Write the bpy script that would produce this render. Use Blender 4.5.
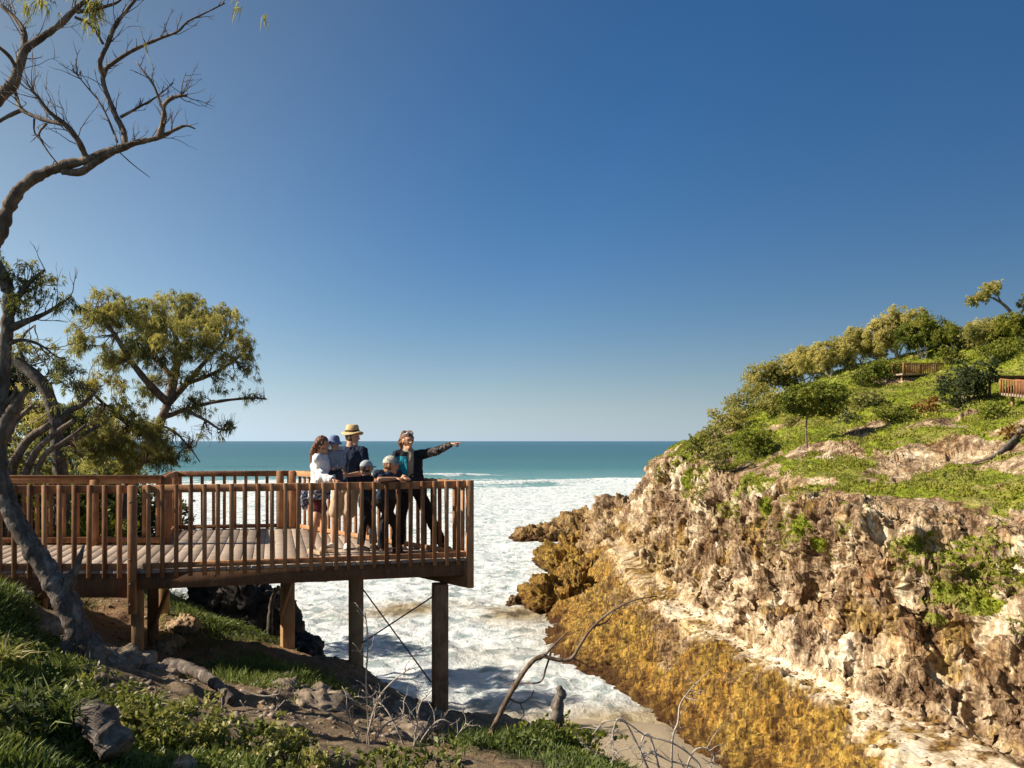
import bpy, bmesh, math, random
import numpy as np
from mathutils import Vector, Matrix, Quaternion

for o in list(bpy.data.objects):
    bpy.data.objects.remove(o)
scene = bpy.context.scene
C = scene.collection
R = math.radians

# ---------------------------------------------------------------- camera
CAMZ = 16.0
FPX = 800.0
cam_d = bpy.data.cameras.new('camera')
cam_d.sensor_width = 36.0
cam_d.lens = 36.0 * FPX / 1024.0
cam_d.shift_y = 57.0 / 1024.0
cam_d.clip_start = 0.1
cam_d.clip_end = 100000.0
cam = bpy.data.objects.new('camera', cam_d)
cam.location = (0, 0, CAMZ)
cam.rotation_euler = (R(90), 0, 0)
C.objects.link(cam)
scene.camera = cam

# ---------------------------------------------------------------- light
SUN_EL = R(33.0)
sun_dir = Vector((-0.995, -0.09, 0)).normalized()          # horizontal direction towards the sun
sun_vec = Vector((sun_dir.x * math.cos(SUN_EL), sun_dir.y * math.cos(SUN_EL), math.sin(SUN_EL)))
world = bpy.data.worlds.new('World')
scene.world = world
world.use_nodes = True
wt = world.node_tree
for n in list(wt.nodes):
    wt.nodes.remove(n)
w_out = wt.nodes.new('ShaderNodeOutputWorld')
w_bg = wt.nodes.new('ShaderNodeBackground')
w_sky = wt.nodes.new('ShaderNodeTexSky')
w_sky.sky_type = 'NISHITA'
w_sky.sun_disc = False
w_sky.sun_elevation = SUN_EL
w_sky.sun_rotation = math.atan2(sun_dir.x, sun_dir.y)      # 0 = +Y, clockwise
w_sky.altitude = 20
w_sky.air_density = 1.0
w_sky.dust_density = 0.0
w_sky.ozone_density = 6.0
w_bg.inputs['Strength'].default_value = 0.063
w_hs = wt.nodes.new('ShaderNodeHueSaturation')
w_hs.inputs['Saturation'].default_value = 1.16
wt.links.new(w_sky.outputs[0], w_hs.inputs['Color'])
# pale sea haze low over the horizon, by the height of the view direction
w_bw = wt.nodes.new('ShaderNodeRGBToBW')
w_tc = wt.nodes.new('ShaderNodeTexCoord')
w_sep = wt.nodes.new('ShaderNodeSeparateXYZ')
w_tint = wt.nodes.new('ShaderNodeMix'); w_tint.data_type = 'RGBA'; w_tint.blend_type = 'MULTIPLY'
w_tint.inputs[0].default_value = 1.0
w_tint.inputs[7].default_value = (0.90, 1.11, 1.28, 1)
w_abs = wt.nodes.new('ShaderNodeMath'); w_abs.operation = 'ABSOLUTE'
w_mul = wt.nodes.new('ShaderNodeMath'); w_mul.operation = 'MULTIPLY'; w_mul.inputs[1].default_value = -11.0
w_exp = wt.nodes.new('ShaderNodeMath'); w_exp.operation = 'EXPONENT'
w_mix = wt.nodes.new('ShaderNodeMix'); w_mix.data_type = 'RGBA'
wt.links.new(w_sky.outputs[0], w_bw.inputs[0])
wt.links.new(w_bw.outputs[0], w_tint.inputs[6])
wt.links.new(w_tc.outputs['Generated'], w_sep.inputs[0])
wt.links.new(w_sep.outputs[2], w_abs.inputs[0])
wt.links.new(w_abs.outputs[0], w_mul.inputs[0])
wt.links.new(w_mul.outputs[0], w_exp.inputs[0])
# brighter, paler air round the sun
w_dot = wt.nodes.new('ShaderNodeVectorMath'); w_dot.operation = 'DOT_PRODUCT'
w_dot.inputs[1].default_value = sun_vec
w_max = wt.nodes.new('ShaderNodeMath'); w_max.operation = 'MAXIMUM'; w_max.inputs[1].default_value = 0.0
w_pow = wt.nodes.new('ShaderNodeMath'); w_pow.operation = 'POWER'; w_pow.inputs[1].default_value = 2.0
w_aur = wt.nodes.new('ShaderNodeMath'); w_aur.operation = 'MULTIPLY_ADD'; w_aur.inputs[1].default_value = 2.0
w_aur.use_clamp = True
wt.links.new(w_tc.outputs['Generated'], w_dot.inputs[0])
wt.links.new(w_dot.outputs['Value'], w_max.inputs[0])
wt.links.new(w_max.outputs[0], w_pow.inputs[0])
wt.links.new(w_pow.outputs[0], w_aur.inputs[0])
wt.links.new(w_exp.outputs[0], w_aur.inputs[2])
wt.links.new(w_aur.outputs[0], w_mix.inputs[0])
wt.links.new(w_hs.outputs[0], w_mix.inputs[6])
wt.links.new(w_tint.outputs[2], w_mix.inputs[7])
# glow low on the sun side, deeper blue on the far side
def wm(op, a, b):
    n = wt.nodes.new('ShaderNodeMath'); n.operation = op
    for k, v in ((0, a), (1, b)):
        if isinstance(v, (int, float)): n.inputs[k].default_value = v
        else: wt.links.new(v, n.inputs[k])
    return n.outputs[0]
w_low = wm('EXPONENT', wm('MULTIPLY', w_abs.outputs[0], -4.5), 0)
w_glow = wm('MULTIPLY', wm('MULTIPLY', wm('POWER', w_max.outputs[0], 1.6), w_low), 11.5)
w_neg = wm('MAXIMUM', wm('MULTIPLY', w_dot.outputs['Value'], -1.0), 0.0)
w_deep = wm('SUBTRACT', 1.0, wm('MULTIPLY', w_neg, 0.85))
w_m1 = wt.nodes.new('ShaderNodeVectorMath'); w_m1.operation = 'SCALE'
wt.links.new(w_mix.outputs[2], w_m1.inputs[0]); wt.links.new(w_deep, w_m1.inputs['Scale'])
w_m2 = wt.nodes.new('ShaderNodeVectorMath'); w_m2.operation = 'SCALE'
w_m2.inputs[0].default_value = (0.72, 0.98, 1.12); wt.links.new(w_glow, w_m2.inputs['Scale'])
w_m3 = wt.nodes.new('ShaderNodeVectorMath'); w_m3.operation = 'ADD'
wt.links.new(w_m1.outputs[0], w_m3.inputs[0]); wt.links.new(w_m2.outputs[0], w_m3.inputs[1])
wt.links.new(w_m3.outputs[0], w_bg.inputs['Color'])
wt.links.new(w_bg.outputs[0], w_out.inputs['Surface'])

sun_d = bpy.data.lights.new('sun', 'SUN')
sun_d.energy = 5.0
sun_d.angle = R(0.5)
sun_d.color = (1.0, 0.90, 0.74)
sun = bpy.data.objects.new('sun', sun_d)
sun.rotation_euler = (-sun_vec).to_track_quat('-Z', 'Y').to_euler()
sun.location = (0, 0, 60)
C.objects.link(sun)

vs = scene.view_settings
vs.view_transform = 'Standard'
vs.look = 'None'
vs.exposure = 0.7
vs.gamma = 1.0
vs.use_curve_mapping = False

# ---------------------------------------------------------------- helpers
rng = np.random.default_rng(7)
random.seed(7)

def W(px, py, D):
    """a place seen at pixel (px, py) of the photograph, D metres in front of the camera"""
    return np.array([(px - 512.0) / FPX * D, D, CAMZ - (py - 441.0) * D / FPX])

def _hash(ix, iy, iz, seed):
    h = (ix.astype(np.uint32) * np.uint32(374761393) + iy.astype(np.uint32) * np.uint32(668265263)
         + iz.astype(np.uint32) * np.uint32(2147483647) + np.uint32(seed * 1442695041 & 0xffffffff))
    h = (h ^ (h >> np.uint32(13))) * np.uint32(1274126177)
    h = h ^ (h >> np.uint32(16))
    h = h * np.uint32(2246822519)
    return h ^ (h >> np.uint32(15))

def noise3(P, seed=0):
    """value noise with quintic fade, -1..1"""
    P = np.asarray(P, dtype=np.float64)
    i = np.floor(P).astype(np.int64)
    f = P - i
    u = f * f * f * (f * (f * 6 - 15) + 10)
    out = np.zeros(P.shape[:-1])
    for dx in (0, 1):
        wx = u[..., 0] if dx else 1 - u[..., 0]
        for dy in (0, 1):
            wy = u[..., 1] if dy else 1 - u[..., 1]
            for dz in (0, 1):
                wz = u[..., 2] if dz else 1 - u[..., 2]
                h = _hash(i[..., 0] + dx, i[..., 1] + dy, i[..., 2] + dz, seed)
                # gradient noise
                gx = ((h & np.uint32(1023)).astype(np.float64) / 511.5 - 1)
                gy = (((h >> np.uint32(10)) & np.uint32(1023)).astype(np.float64) / 511.5 - 1)
                gz = (((h >> np.uint32(20)) & np.uint32(1023)).astype(np.float64) / 511.5 - 1)
                d = gx * (f[..., 0] - dx) + gy * (f[..., 1] - dy) + gz * (f[..., 2] - dz)
                out += wx * wy * wz * d
    return out * 1.5

def fbm(P, octaves=4, seed=0, gain=0.5, lac=2.03):
    a, s = 1.0, 0.0
    Q = np.array(P, dtype=np.float64)
    for k in range(octaves):
        s = s + a * noise3(Q, seed + k)
        a *= gain
        Q = Q * lac + 11.3
    return s

def ridged(P, octaves=4, seed=0, gain=0.5, lac=2.1):
    a, s, t = 1.0, 0.0, 0.0
    Q = np.array(P, dtype=np.float64)
    for k in range(octaves):
        s = s + a * (1 - np.abs(noise3(Q, seed + k)) * 2.2)
        t += a
        a *= gain
        Q = Q * lac + 5.7
    return s / t

def cells(P, seed=0):
    """Voronoi: returns F1, F2-F1, random value of the cell"""
    P = np.asarray(P, dtype=np.float64)
    i = np.floor(P).astype(np.int64)
    f1 = np.full(P.shape[:-1], 9.0); f2 = f1.copy(); val = np.zeros(P.shape[:-1])
    for dx in (-1, 0, 1):
        for dy in (-1, 0, 1):
            for dz in (-1, 0, 1):
                c = i + np.array([dx, dy, dz])
                h = _hash(c[..., 0], c[..., 1], c[..., 2], seed)
                q = np.stack([(h & np.uint32(1023)) / 1023.0, ((h >> np.uint32(10)) & np.uint32(1023)) / 1023.0,
                              ((h >> np.uint32(20)) & np.uint32(1023)) / 1023.0], -1) + c
                d = np.sqrt(((P - q) ** 2).sum(-1))
                m = d < f1
                f2 = np.where(m, f1, np.minimum(f2, d))
                val = np.where(m, (h >> np.uint32(5) & np.uint32(255)) / 255.0, val)
                f1 = np.where(m, d, f1)
    return f1, f2 - f1, val

def facets(P, seed=0, tilt=1.0):
    """angular broken blocks: every Voronoi cell is a plane with its own tilt and height; returns height, edge distance"""
    P = np.asarray(P, dtype=np.float64)
    i = np.floor(P).astype(np.int64)
    f1 = np.full(P.shape[:-1], 9.0); f2 = f1.copy(); hgt = np.zeros(P.shape[:-1])
    for dx in (-1, 0, 1):
        for dy in (-1, 0, 1):
            for dz in (-1, 0, 1):
                c = i + np.array([dx, dy, dz])
                h = _hash(c[..., 0], c[..., 1], c[..., 2], seed)
                g = _hash(c[..., 0], c[..., 1], c[..., 2], seed + 77)
                q = np.stack([(h & np.uint32(1023)) / 1023.0, ((h >> np.uint32(10)) & np.uint32(1023)) / 1023.0,
                              ((h >> np.uint32(20)) & np.uint32(1023)) / 1023.0], -1) + c
                r = P - q
                d = np.abs(r).sum(-1) * 0.45 + np.sqrt((r ** 2).sum(-1)) * 0.55
                m = d < f1
                f2 = np.where(m, f1, np.minimum(f2, d))
                t = (((g & np.uint32(1023)) / 511.5 - 1) * r[..., 0] + ((g >> np.uint32(10) & np.uint32(1023)) / 511.5 - 1) * r[..., 1]
                     + ((g >> np.uint32(20) & np.uint32(1023)) / 511.5 - 1) * r[..., 2]) * tilt + ((h >> np.uint32(3) & np.uint32(255)) / 255.0 - .5)
                hgt = np.where(m, t, hgt)
                f1 = np.where(m, d, f1)
    return hgt, f2 - f1

def sstep(a, b, x):
    t = np.clip((x - a) / (b - a), 0, 1)
    return t * t * (3 - 2 * t)

# ---- materials
def new_mat(name):
    m = bpy.data.materials.new(name)
    m.use_nodes = True
    nt = m.node_tree
    for n in list(nt.nodes):
        nt.nodes.remove(n)
    out = nt.nodes.new('ShaderNodeOutputMaterial')
    b = nt.nodes.new('ShaderNodeBsdfPrincipled')
    nt.links.new(b.outputs[0], out.inputs[0])
    return m, nt, b, out

def N(nt, typ, **kw):
    n = nt.nodes.new(typ)
    for k, v in kw.items():
        if k.startswith('i_'):
            key = k[2:]
            key = int(key) if key.isdigit() else key.replace('_', ' ')
            n.inputs[key].default_value = v
        else:
            setattr(n, k, v)
    return n

def L(nt, a, b):
    nt.links.new(a, b)

def ramp(nt, fac, stops, interp='LINEAR'):
    n = nt.nodes.new('ShaderNodeValToRGB')
    n.color_ramp.interpolation = interp
    el = n.color_ramp.elements
    while len(el) < len(stops):
        el.new(0.5)
    for e, (p, c) in zip(el, stops):
        e.position = p
        e.color = (c[0], c[1], c[2], 1) if len(c) == 3 else c
    L(nt, fac, n.inputs[0])
    return n.outputs[0]

def mixc(nt, fac, a, b, mode='MIX'):
    n = nt.nodes.new('ShaderNodeMix')
    n.data_type = 'RGBA'
    n.blend_type = mode
    for sock, v in ((n.inputs[0], fac), (n.inputs[6], a), (n.inputs[7], b)):
        if isinstance(v, (int, float)):
            sock.default_value = v
        elif isinstance(v, tuple):
            sock.default_value = (v[0], v[1], v[2], 1)
        else:
            L(nt, v, sock)
    return n.outputs[2]

def mathn(nt, op, a, b=0.0):
    n = nt.nodes.new('ShaderNodeMath')
    n.operation = op
    for k, v in ((0, a), (1, b)):
        if isinstance(v, (int, float)):
            n.inputs[k].default_value = v
        else:
            L(nt, v, n.inputs[k])
    return n.outputs[0]

def coords(nt, kind='Object', scale=(1, 1, 1), rot=(0, 0, 0)):
    tc = nt.nodes.new('ShaderNodeTexCoord')
    mp = nt.nodes.new('ShaderNodeMapping')
    mp.inputs['Scale'].default_value = scale
    mp.inputs['Rotation'].default_value = rot
    L(nt, tc.outputs[kind], mp.inputs[0])
    return mp.outputs[0]

def tex_noise(nt, vec, scale, detail=6, rough=0.6, dist=0.0):
    n = nt.nodes.new('ShaderNodeTexNoise')
    n.inputs['Scale'].default_value = scale
    n.inputs['Detail'].default_value = detail
    n.inputs['Roughness'].default_value = rough
    n.inputs['Distortion'].default_value = dist
    L(nt, vec, n.inputs['Vector'])
    return n.outputs[0]

def attr(nt, name, out='Fac'):
    n = nt.nodes.new('ShaderNodeAttribute')
    n.attribute_name = name
    return n.outputs[out]

def bump(nt, h, b, strength=0.5, dist=0.05):
    n = nt.nodes.new('ShaderNodeBump')
    n.inputs['Strength'].default_value = strength
    n.inputs['Distance'].default_value = dist
    L(nt, h, n.inputs['Height'])
    L(nt, n.outputs[0], b.inputs['Normal'])
    return n

def simple_mat(name, col, rough=0.8, var=0.25, scale=8.0, bmp=0.3, bdist=0.01, spec=0.3):
    m, nt, b, out = new_mat(name)
    v = coords(nt)
    n1 = tex_noise(nt, v, scale)
    lo = tuple(c * (1 - var) for c in col); hi = tuple(min(1, c * (1 + var)) for c in col)
    L(nt, ramp(nt, n1, [(0.3, lo), (0.7, hi)]), b.inputs['Base Color'])
    b.inputs['Roughness'].default_value = rough
    b.inputs['Specular IOR Level'].default_value = spec
    if bmp:
        bump(nt, tex_noise(nt, v, scale * 4), b, bmp, bdist)
    return m

# ---- objects
def tag(o, label=None, cat=None, group=None, kind=None):
    if label: o['label'] = label
    if cat: o['category'] = cat
    if group: o['group'] = group
    if kind: o['kind'] = kind
    return o

def empty(name, loc, label, cat, group=None, kind=None):
    o = bpy.data.objects.new(name, None)
    o.location = loc
    C.objects.link(o)
    return tag(o, label, cat, group, kind)

def mesh_np(name, V, F, mat=None, parent=None, attrs=None, smooth=False, mats=None, fmat=None):
    """V (n,3) in world coordinates, F (m,3|4) array or list of such arrays"""
    V = np.asarray(V, dtype=np.float64)
    Fs = [np.asarray(f) for f in (F if isinstance(F, list) else [F]) if len(f)]
    loc = Vector((0, 0, 0))
    if parent is not None:
        loc = parent_world(parent)
        V = V - np.array(loc)
    me = bpy.data.meshes.new(name)
    nl = sum(f.size for f in Fs)
    npoly = sum(len(f) for f in Fs)
    me.vertices.add(len(V))
    me.vertices.foreach_set('co', V.astype(np.float32).ravel())
    me.loops.add(nl)
    me.loops.foreach_set('vertex_index', np.concatenate([f.ravel() for f in Fs]).astype(np.int32))
    me.polygons.add(npoly)
    tot = np.concatenate([np.full(len(f), f.shape[1]) for f in Fs])
    st = np.concatenate([[0], np.cumsum(tot)[:-1]])
    me.polygons.foreach_set('loop_start', st.astype(np.int32))
    if smooth:
        me.polygons.foreach_set('use_smooth', np.ones(npoly, dtype=bool))
    if mat: me.materials.append(mat)
    if mats:
        for m in mats: me.materials.append(m)
        me.polygons.foreach_set('material_index', np.asarray(fmat, dtype=np.int32))
    me.update(calc_edges=True)
    for k, a in (attrs or {}).items():
        at = me.attributes.new(k, 'FLOAT', 'POINT')
        at.data.foreach_set('value', np.asarray(a, dtype=np.float32).ravel())
    o = bpy.data.objects.new(name, me)
    C.objects.link(o)
    if parent is not None:
        o.parent = parent
    return o

def parent_world(p):
    v = Vector(p.location)
    while p.parent:
        p = p.parent
        v += Vector(p.location)
    return v

def grid_faces(nu, nv):
    a = np.arange(nu * nv).reshape(nu, nv)
    return np.stack([a[:-1, :-1], a[1:, :-1], a[1:, 1:], a[:-1, 1:]], -1).reshape(-1, 4)

class Geo:
    """collects geometry for one mesh"""
    def __init__(s):
        s.V = []; s.Q = []; s.T = []; s.n = 0; s.A = []
    def add(s, V, Q=None, T=None, a=0.0):
        V = np.asarray(V, dtype=np.float64)
        if Q is not None and len(Q): s.Q.append(np.asarray(Q) + s.n)
        if T is not None and len(T): s.T.append(np.asarray(T) + s.n)
        s.V.append(V); s.n += len(V)
        s.A.append(np.full(len(V), a) if np.isscalar(a) else np.asarray(a))
        return s
    def box(s, c, d, ax=None, bevel=0.0):
        """box at centre c, full size d, ax = 3x3 rows are the local axes"""
        bm = bmesh.new()
        bmesh.ops.create_cube(bm, size=1.0)
        for v in bm.verts:
            v.co = Vector((v.co.x * d[0], v.co.y * d[1], v.co.z * d[2]))
        if bevel:
            bmesh.ops.bevel(bm, geom=list(bm.edges), offset=bevel, segments=1, affect='EDGES')
        V = np.array([v.co[:] for v in bm.verts])
        bm.verts.index_update()
        Q = [[v.index for v in f.verts] for f in bm.faces if len(f.verts) == 4]
        T = [[v.index for v in f.verts] for f in bm.faces if len(f.verts) == 3]
        bm.free()
        if ax is not None:
            V = V @ np.asarray(ax)
        return s.add(V + np.asarray(c), Q, T)
    def beam(s, a, b, w, h, up=(0, 0, 1), bevel=0.004):
        """bar from a to b, width w (sideways) and height h (along up)"""
        a = np.asarray(a, float); b = np.asarray(b, float)
        d = b - a; ln = np.linalg.norm(d); d = d / ln
        up = np.asarray(up, float)
        side = np.cross(up, d); side /= np.linalg.norm(side)
        u2 = np.cross(d, side)
        return s.box((a + b) / 2, (ln, w, h), np.stack([d, side, u2]), bevel)
    def tube(s, pts, rad, n=8, rough=0.0, seed=0, res=None, a=0.0, nscale=6.0, flat=None):
        P, r = smooth_path(pts, rad, res)
        m = len(P)
        T = np.gradient(P, axis=0)
        T /= np.linalg.norm(T, axis=1, keepdims=True) + 1e-9
        up = np.array([0.13, 0.21, 0.97]) if abs(T[0, 2]) < 0.9 else np.array([1.0, 0.1, 0.0])
        A = np.zeros((m, 3))
        v = np.cross(T[0], up); v /= np.linalg.norm(v)
        for k in range(m):
            v = v - T[k] * np.dot(v, T[k])
            v /= np.linalg.norm(v) + 1e-9
            A[k] = v
        B = np.cross(T, A)
        th = np.linspace(0, 2 * np.pi, n, endpoint=False)
        ring = A[:, None, :] * np.cos(th)[None, :, None] + B[:, None, :] * np.sin(th)[None, :, None]
        rr = np.repeat(r[:, None], n, 1)
        if rough:
            base = P[:, None, :] + ring * 0.5 * rr[..., None]
            rr = rr * (1 + rough * fbm(base * nscale, 3, seed) + 0.5 * rough * ridged(base * nscale * np.array([3, 3, .7]), 2, seed + 3))
        V = P[:, None, :] + ring * rr[..., None]
        V = V.reshape(-1, 3)
        a_ = np.arange(m * n).reshape(m, n)
        b_ = np.roll(a_, -1, axis=1)
        Q = np.stack([a_[:-1], b_[:-1], b_[1:], a_[1:]], -1).reshape(-1, 4)
        k0 = len(V)
        V = np.vstack([V, P[0], P[-1]])
        T0 = np.stack([b_[0], a_[0], np.full(n, k0)], -1)
        T1 = np.stack([a_[-1], b_[-1], np.full(n, k0 + 1)], -1)
        return s.add(V, Q, np.vstack([T0, T1]), a)
    def build(s, name, mat, parent=None, smooth=False, attr_name=None):
        V = np.vstack(s.V)
        F = []
        if s.Q: F.append(np.vstack(s.Q))
        if s.T: F.append(np.vstack(s.T))
        at = {attr_name: np.concatenate(s.A)} if attr_name else None
        return mesh_np(name, V, F, mat, parent, at, smooth)

def smooth_path(pts, rad, res=None):
    P = np.asarray(pts, float)
    r = np.asarray(rad, float) if np.ndim(rad) else np.full(len(P), float(rad))
    if len(r) != len(P):
        r = np.interp(np.linspace(0, 1, len(P)), np.linspace(0, 1, len(r)), r)
    if res is None:
        return P, r
    seg = np.linalg.norm(np.diff(P, axis=0), axis=1)
    n = max(3, int(seg.sum() / res))
    t = np.concatenate([[0], np.cumsum(seg)])
    tt = np.linspace(0, t[-1], n)
    E = np.vstack([2 * P[0] - P[1], P, 2 * P[-1] - P[-2]])
    out = []
    for q in tt:
        k = min(max(np.searchsorted(t, q, side='right') - 1, 0), len(P) - 2)
        f = (q - t[k]) / (t[k + 1] - t[k] + 1e-9)
        p0, p1, p2, p3 = E[k], E[k + 1], E[k + 2], E[k + 3]
        out.append(0.5 * ((2 * p1) + (-p0 + p2) * f + (2 * p0 - 5 * p1 + 4 * p2 - p3) * f * f + (-p0 + 3 * p1 - 3 * p2 + p3) * f ** 3))
    return np.array(out), np.interp(tt, t, r)
# ================================================================ THE SETTING
# ---- sea
def make_sea():
    m, nt, b, out = new_mat('sea_water')
    v = coords(nt, 'Object')
    foam = attr(nt, 'foam')
    dist = attr(nt, 'dist')
    fine = tex_noise(nt, v, 0.9, 10, 0.68, 0.6)
    mid = tex_noise(nt, v, 0.16, 8, 0.6, 1.0)
    vs_ = coords(nt, 'Object', (0.05, 0.35, 1))
    streak = tex_noise(nt, vs_, 0.5, 8, 0.6, 0.4)
    s = mathn(nt, 'ADD', mathn(nt, 'MULTIPLY', fine, 0.55), mathn(nt, 'MULTIPLY', mid, 0.25))
    s = mathn(nt, 'ADD', s, mathn(nt, 'MULTIPLY', streak, 0.35))          # about .57 average
    thr = mathn(nt, 'ADD', mathn(nt, 'SUBTRACT', s, 1.0), foam)
    mask = nt.nodes.new('ShaderNodeMapRange')
    mask.interpolation_type = 'SMOOTHSTEP'
    mask.inputs[1].default_value = 0.0; mask.inputs[2].default_value = 0.13
    L(nt, thr, mask.inputs[0])
    mask = mask.outputs[0]
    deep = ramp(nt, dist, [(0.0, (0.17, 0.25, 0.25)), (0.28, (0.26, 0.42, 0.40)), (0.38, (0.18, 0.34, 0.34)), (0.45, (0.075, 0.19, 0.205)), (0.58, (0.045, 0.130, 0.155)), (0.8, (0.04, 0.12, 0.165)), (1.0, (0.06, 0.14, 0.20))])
    deep = mixc(nt, mathn(nt, 'MULTIPLY', streak, 0.4), deep, (0.09, 0.24, 0.26))
    foamc = ramp(nt, fine, [(0.30, (0.46, 0.51, 0.52)), (0.44, (0.72, 0.74, 0.74)), (0.56, (0.90, 0.90, 0.88))])
    foamc = mixc(nt, ramp(nt, mid, [(0.40, (0.6, 0.6, 0.6)), (0.56, (0, 0, 0))]), foamc, (0.60, 0.66, 0.68))
    brown = attr(nt, 'silt')
    foamc = mixc(nt, brown, foamc, (0.42, 0.34, 0.22))
    deep = mixc(nt, brown, deep, (0.17, 0.13, 0.07))
    lace = nt.nodes.new('ShaderNodeTexVoronoi'); lace.feature = 'DISTANCE_TO_EDGE'; lace.inputs['Scale'].default_value = 0.55
    wv = nt.nodes.new('ShaderNodeVectorMath'); wv.operation = 'MULTIPLY_ADD'; wv.inputs[1].default_value = (2.4, 2.4, 0)
    nz_ = nt.nodes.new('ShaderNodeTexNoise'); nz_.inputs['Scale'].default_value = 0.8; nz_.inputs['Detail'].default_value = 5; L(nt, v, nz_.inputs['Vector'])
    L(nt, nz_.outputs[1], wv.inputs[0]); L(nt, v, wv.inputs[2]); L(nt, wv.outputs[0], lace.inputs['Vector'])
    holes = ramp(nt, mathn(nt, 'ADD', lace.outputs[0], mathn(nt, 'MULTIPLY', mid, 1.0)), [(0.64, (0, 0, 0)), (0.80, (1, 1, 1))])
    mask = mathn(nt, 'MULTIPLY', mask, mathn(nt, 'SUBTRACT', 1.0, mathn(nt, 'MULTIPLY', holes, 0.6)))
    speck = ramp(nt, tex_noise(nt, v, 2.2, 6, 0.7, 0.8), [(0.60, (1, 1, 1)), (0.66, (0.25, 0.25, 0.25))])
    mask = mathn(nt, 'MULTIPLY', mask, speck)
    L(nt, mixc(nt, mask, deep, foamc), b.inputs['Base Color'])
    rr = nt.nodes.new('ShaderNodeMapRange')
    L(nt, mask, rr.inputs[0]); rr.inputs[3].default_value = 0.35; rr.inputs[4].default_value = 0.9
    L(nt, rr.outputs[0], b.inputs['Roughness'])
    b.inputs['IOR'].default_value = 1.33
    b.inputs['Specular IOR Level'].default_value = 0.35
    h = mathn(nt, 'ADD', mathn(nt, 'MULTIPLY', fine, 1.0), mathn(nt, 'MULTIPLY', tex_noise(nt, v, 4.0, 6, 0.65), 0.3))
    bump(nt, h, b, 0.75, 0.55)
    # one sheet: fine near the gorge, coarse to the horizon
    ys = np.concatenate([np.linspace(22, 130, 520), np.geomspace(130.3, 700, 420)[1:], np.geomspace(705, 60000, 90)])
    us = np.linspace(-1, 1, 420)
    Y, U = np.meshgrid(ys, us, indexing='ij')
    X = U * (0.85 * Y + 25)
    P = np.stack([X, Y, np.zeros_like(X)], -1)
    near = sstep(900, 200, Y)
    z = 0.45 * near * ridged(P * np.array([0.16, 0.24, 0]), 4, 3) + 0.22 * sstep(150, 60, Y) * fbm(P * 0.8, 4, 9)
    # rows of breakers rolling towards the gorge
    warp = 26 * fbm(np.stack([X * 0.010, Y * 0.004, X * 0], -1), 3, 21)
    br = np.zeros_like(X)
    for yc, hh, wd in ((98, 1.1, 3.5), (132, 1.2, 4), (178, 1.3, 5), (232, 1.1, 7), (300, 1.5, 8), (352, 1.6, 8), (470, 1.2, 12), (620, 1.0, 16)):
        mod = sstep(-0.25, 0.5, fbm(np.stack([X * 0.008, X * 0 + yc, X * 0], -1), 3, int(yc)))
        q = (Y + warp * (yc / 300) - yc) / wd
        g = np.exp(-np.where(q < 0, q * q * 4, q * q * 0.6)) * mod
        z += hh * g
        if yc < 400: br += g
    P[..., 2] = z
    cover = 0.80 * sstep(430, 230, Y + 1.6 * warp) + 0.12 * sstep(200, 120, Y)
    nz = fbm(np.stack([X * 0.02, Y * 0.012, X * 0], -1), 4, 40)
    foam_a = cover + 0.20 * nz * sstep(420, 300, Y) + 0.5 * br * (Y > 150)
    foam_a = np.where(Y > 420, 0.02 + 0.06 * nz, foam_a)
    # patches of stirred up sand between the posts and the orange rocks
    silt = np.exp(-(((X + 5) / 9) ** 2 + ((Y - 74) / 4) ** 2)) + 0.6 * np.exp(-(((X - 4) / 7) ** 2 + ((Y - 62) / 6) ** 2)) + 0.7 * sstep(51, 44, Y)
    silt = np.clip(1.6 * silt * (0.7 + 0.9 * fbm(P * 0.12, 4, 50)), 0, 1)
    foam_a -= 0.30 * silt
    foam_a -= 0.18 * sstep(0.05, 0.55, fbm(np.stack([X * 0.045, Y * 0.075, X * 0], -1), 4, 83)) * (Y > 50)
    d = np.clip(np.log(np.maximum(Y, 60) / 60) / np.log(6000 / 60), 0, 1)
    o = mesh_np('sea', P.reshape(-1, 3), grid_faces(len(ys), len(us))[:, ::-1], m, None,
                {'foam': foam_a, 'dist': d, 'silt': silt}, True)
    tag(o, kind='structure')
make_sea()

# ---- headland across the gorge: rows run from under the water up to the crest and down the back
def catmull(A, t):
    k = np.clip(np.floor(t).astype(int), 0, len(A) - 2)
    f = (t - k)
    E = np.concatenate([[2 * A[0] - A[1]], A, [2 * A[-1] - A[-2]]])
    f = f.reshape((-1,) + (1,) * (A.ndim - 1))
    p0, p1, p2, p3 = E[k], E[k + 1], E[k + 2], E[k + 3]
    return 0.5 * ((2 * p1) + (-p0 + p2) * f + (2 * p0 - 5 * p1 + 4 * p2 - p3) * f * f + (-p0 + 3 * p1 - 3 * p2 + p3) * f ** 3)

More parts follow.
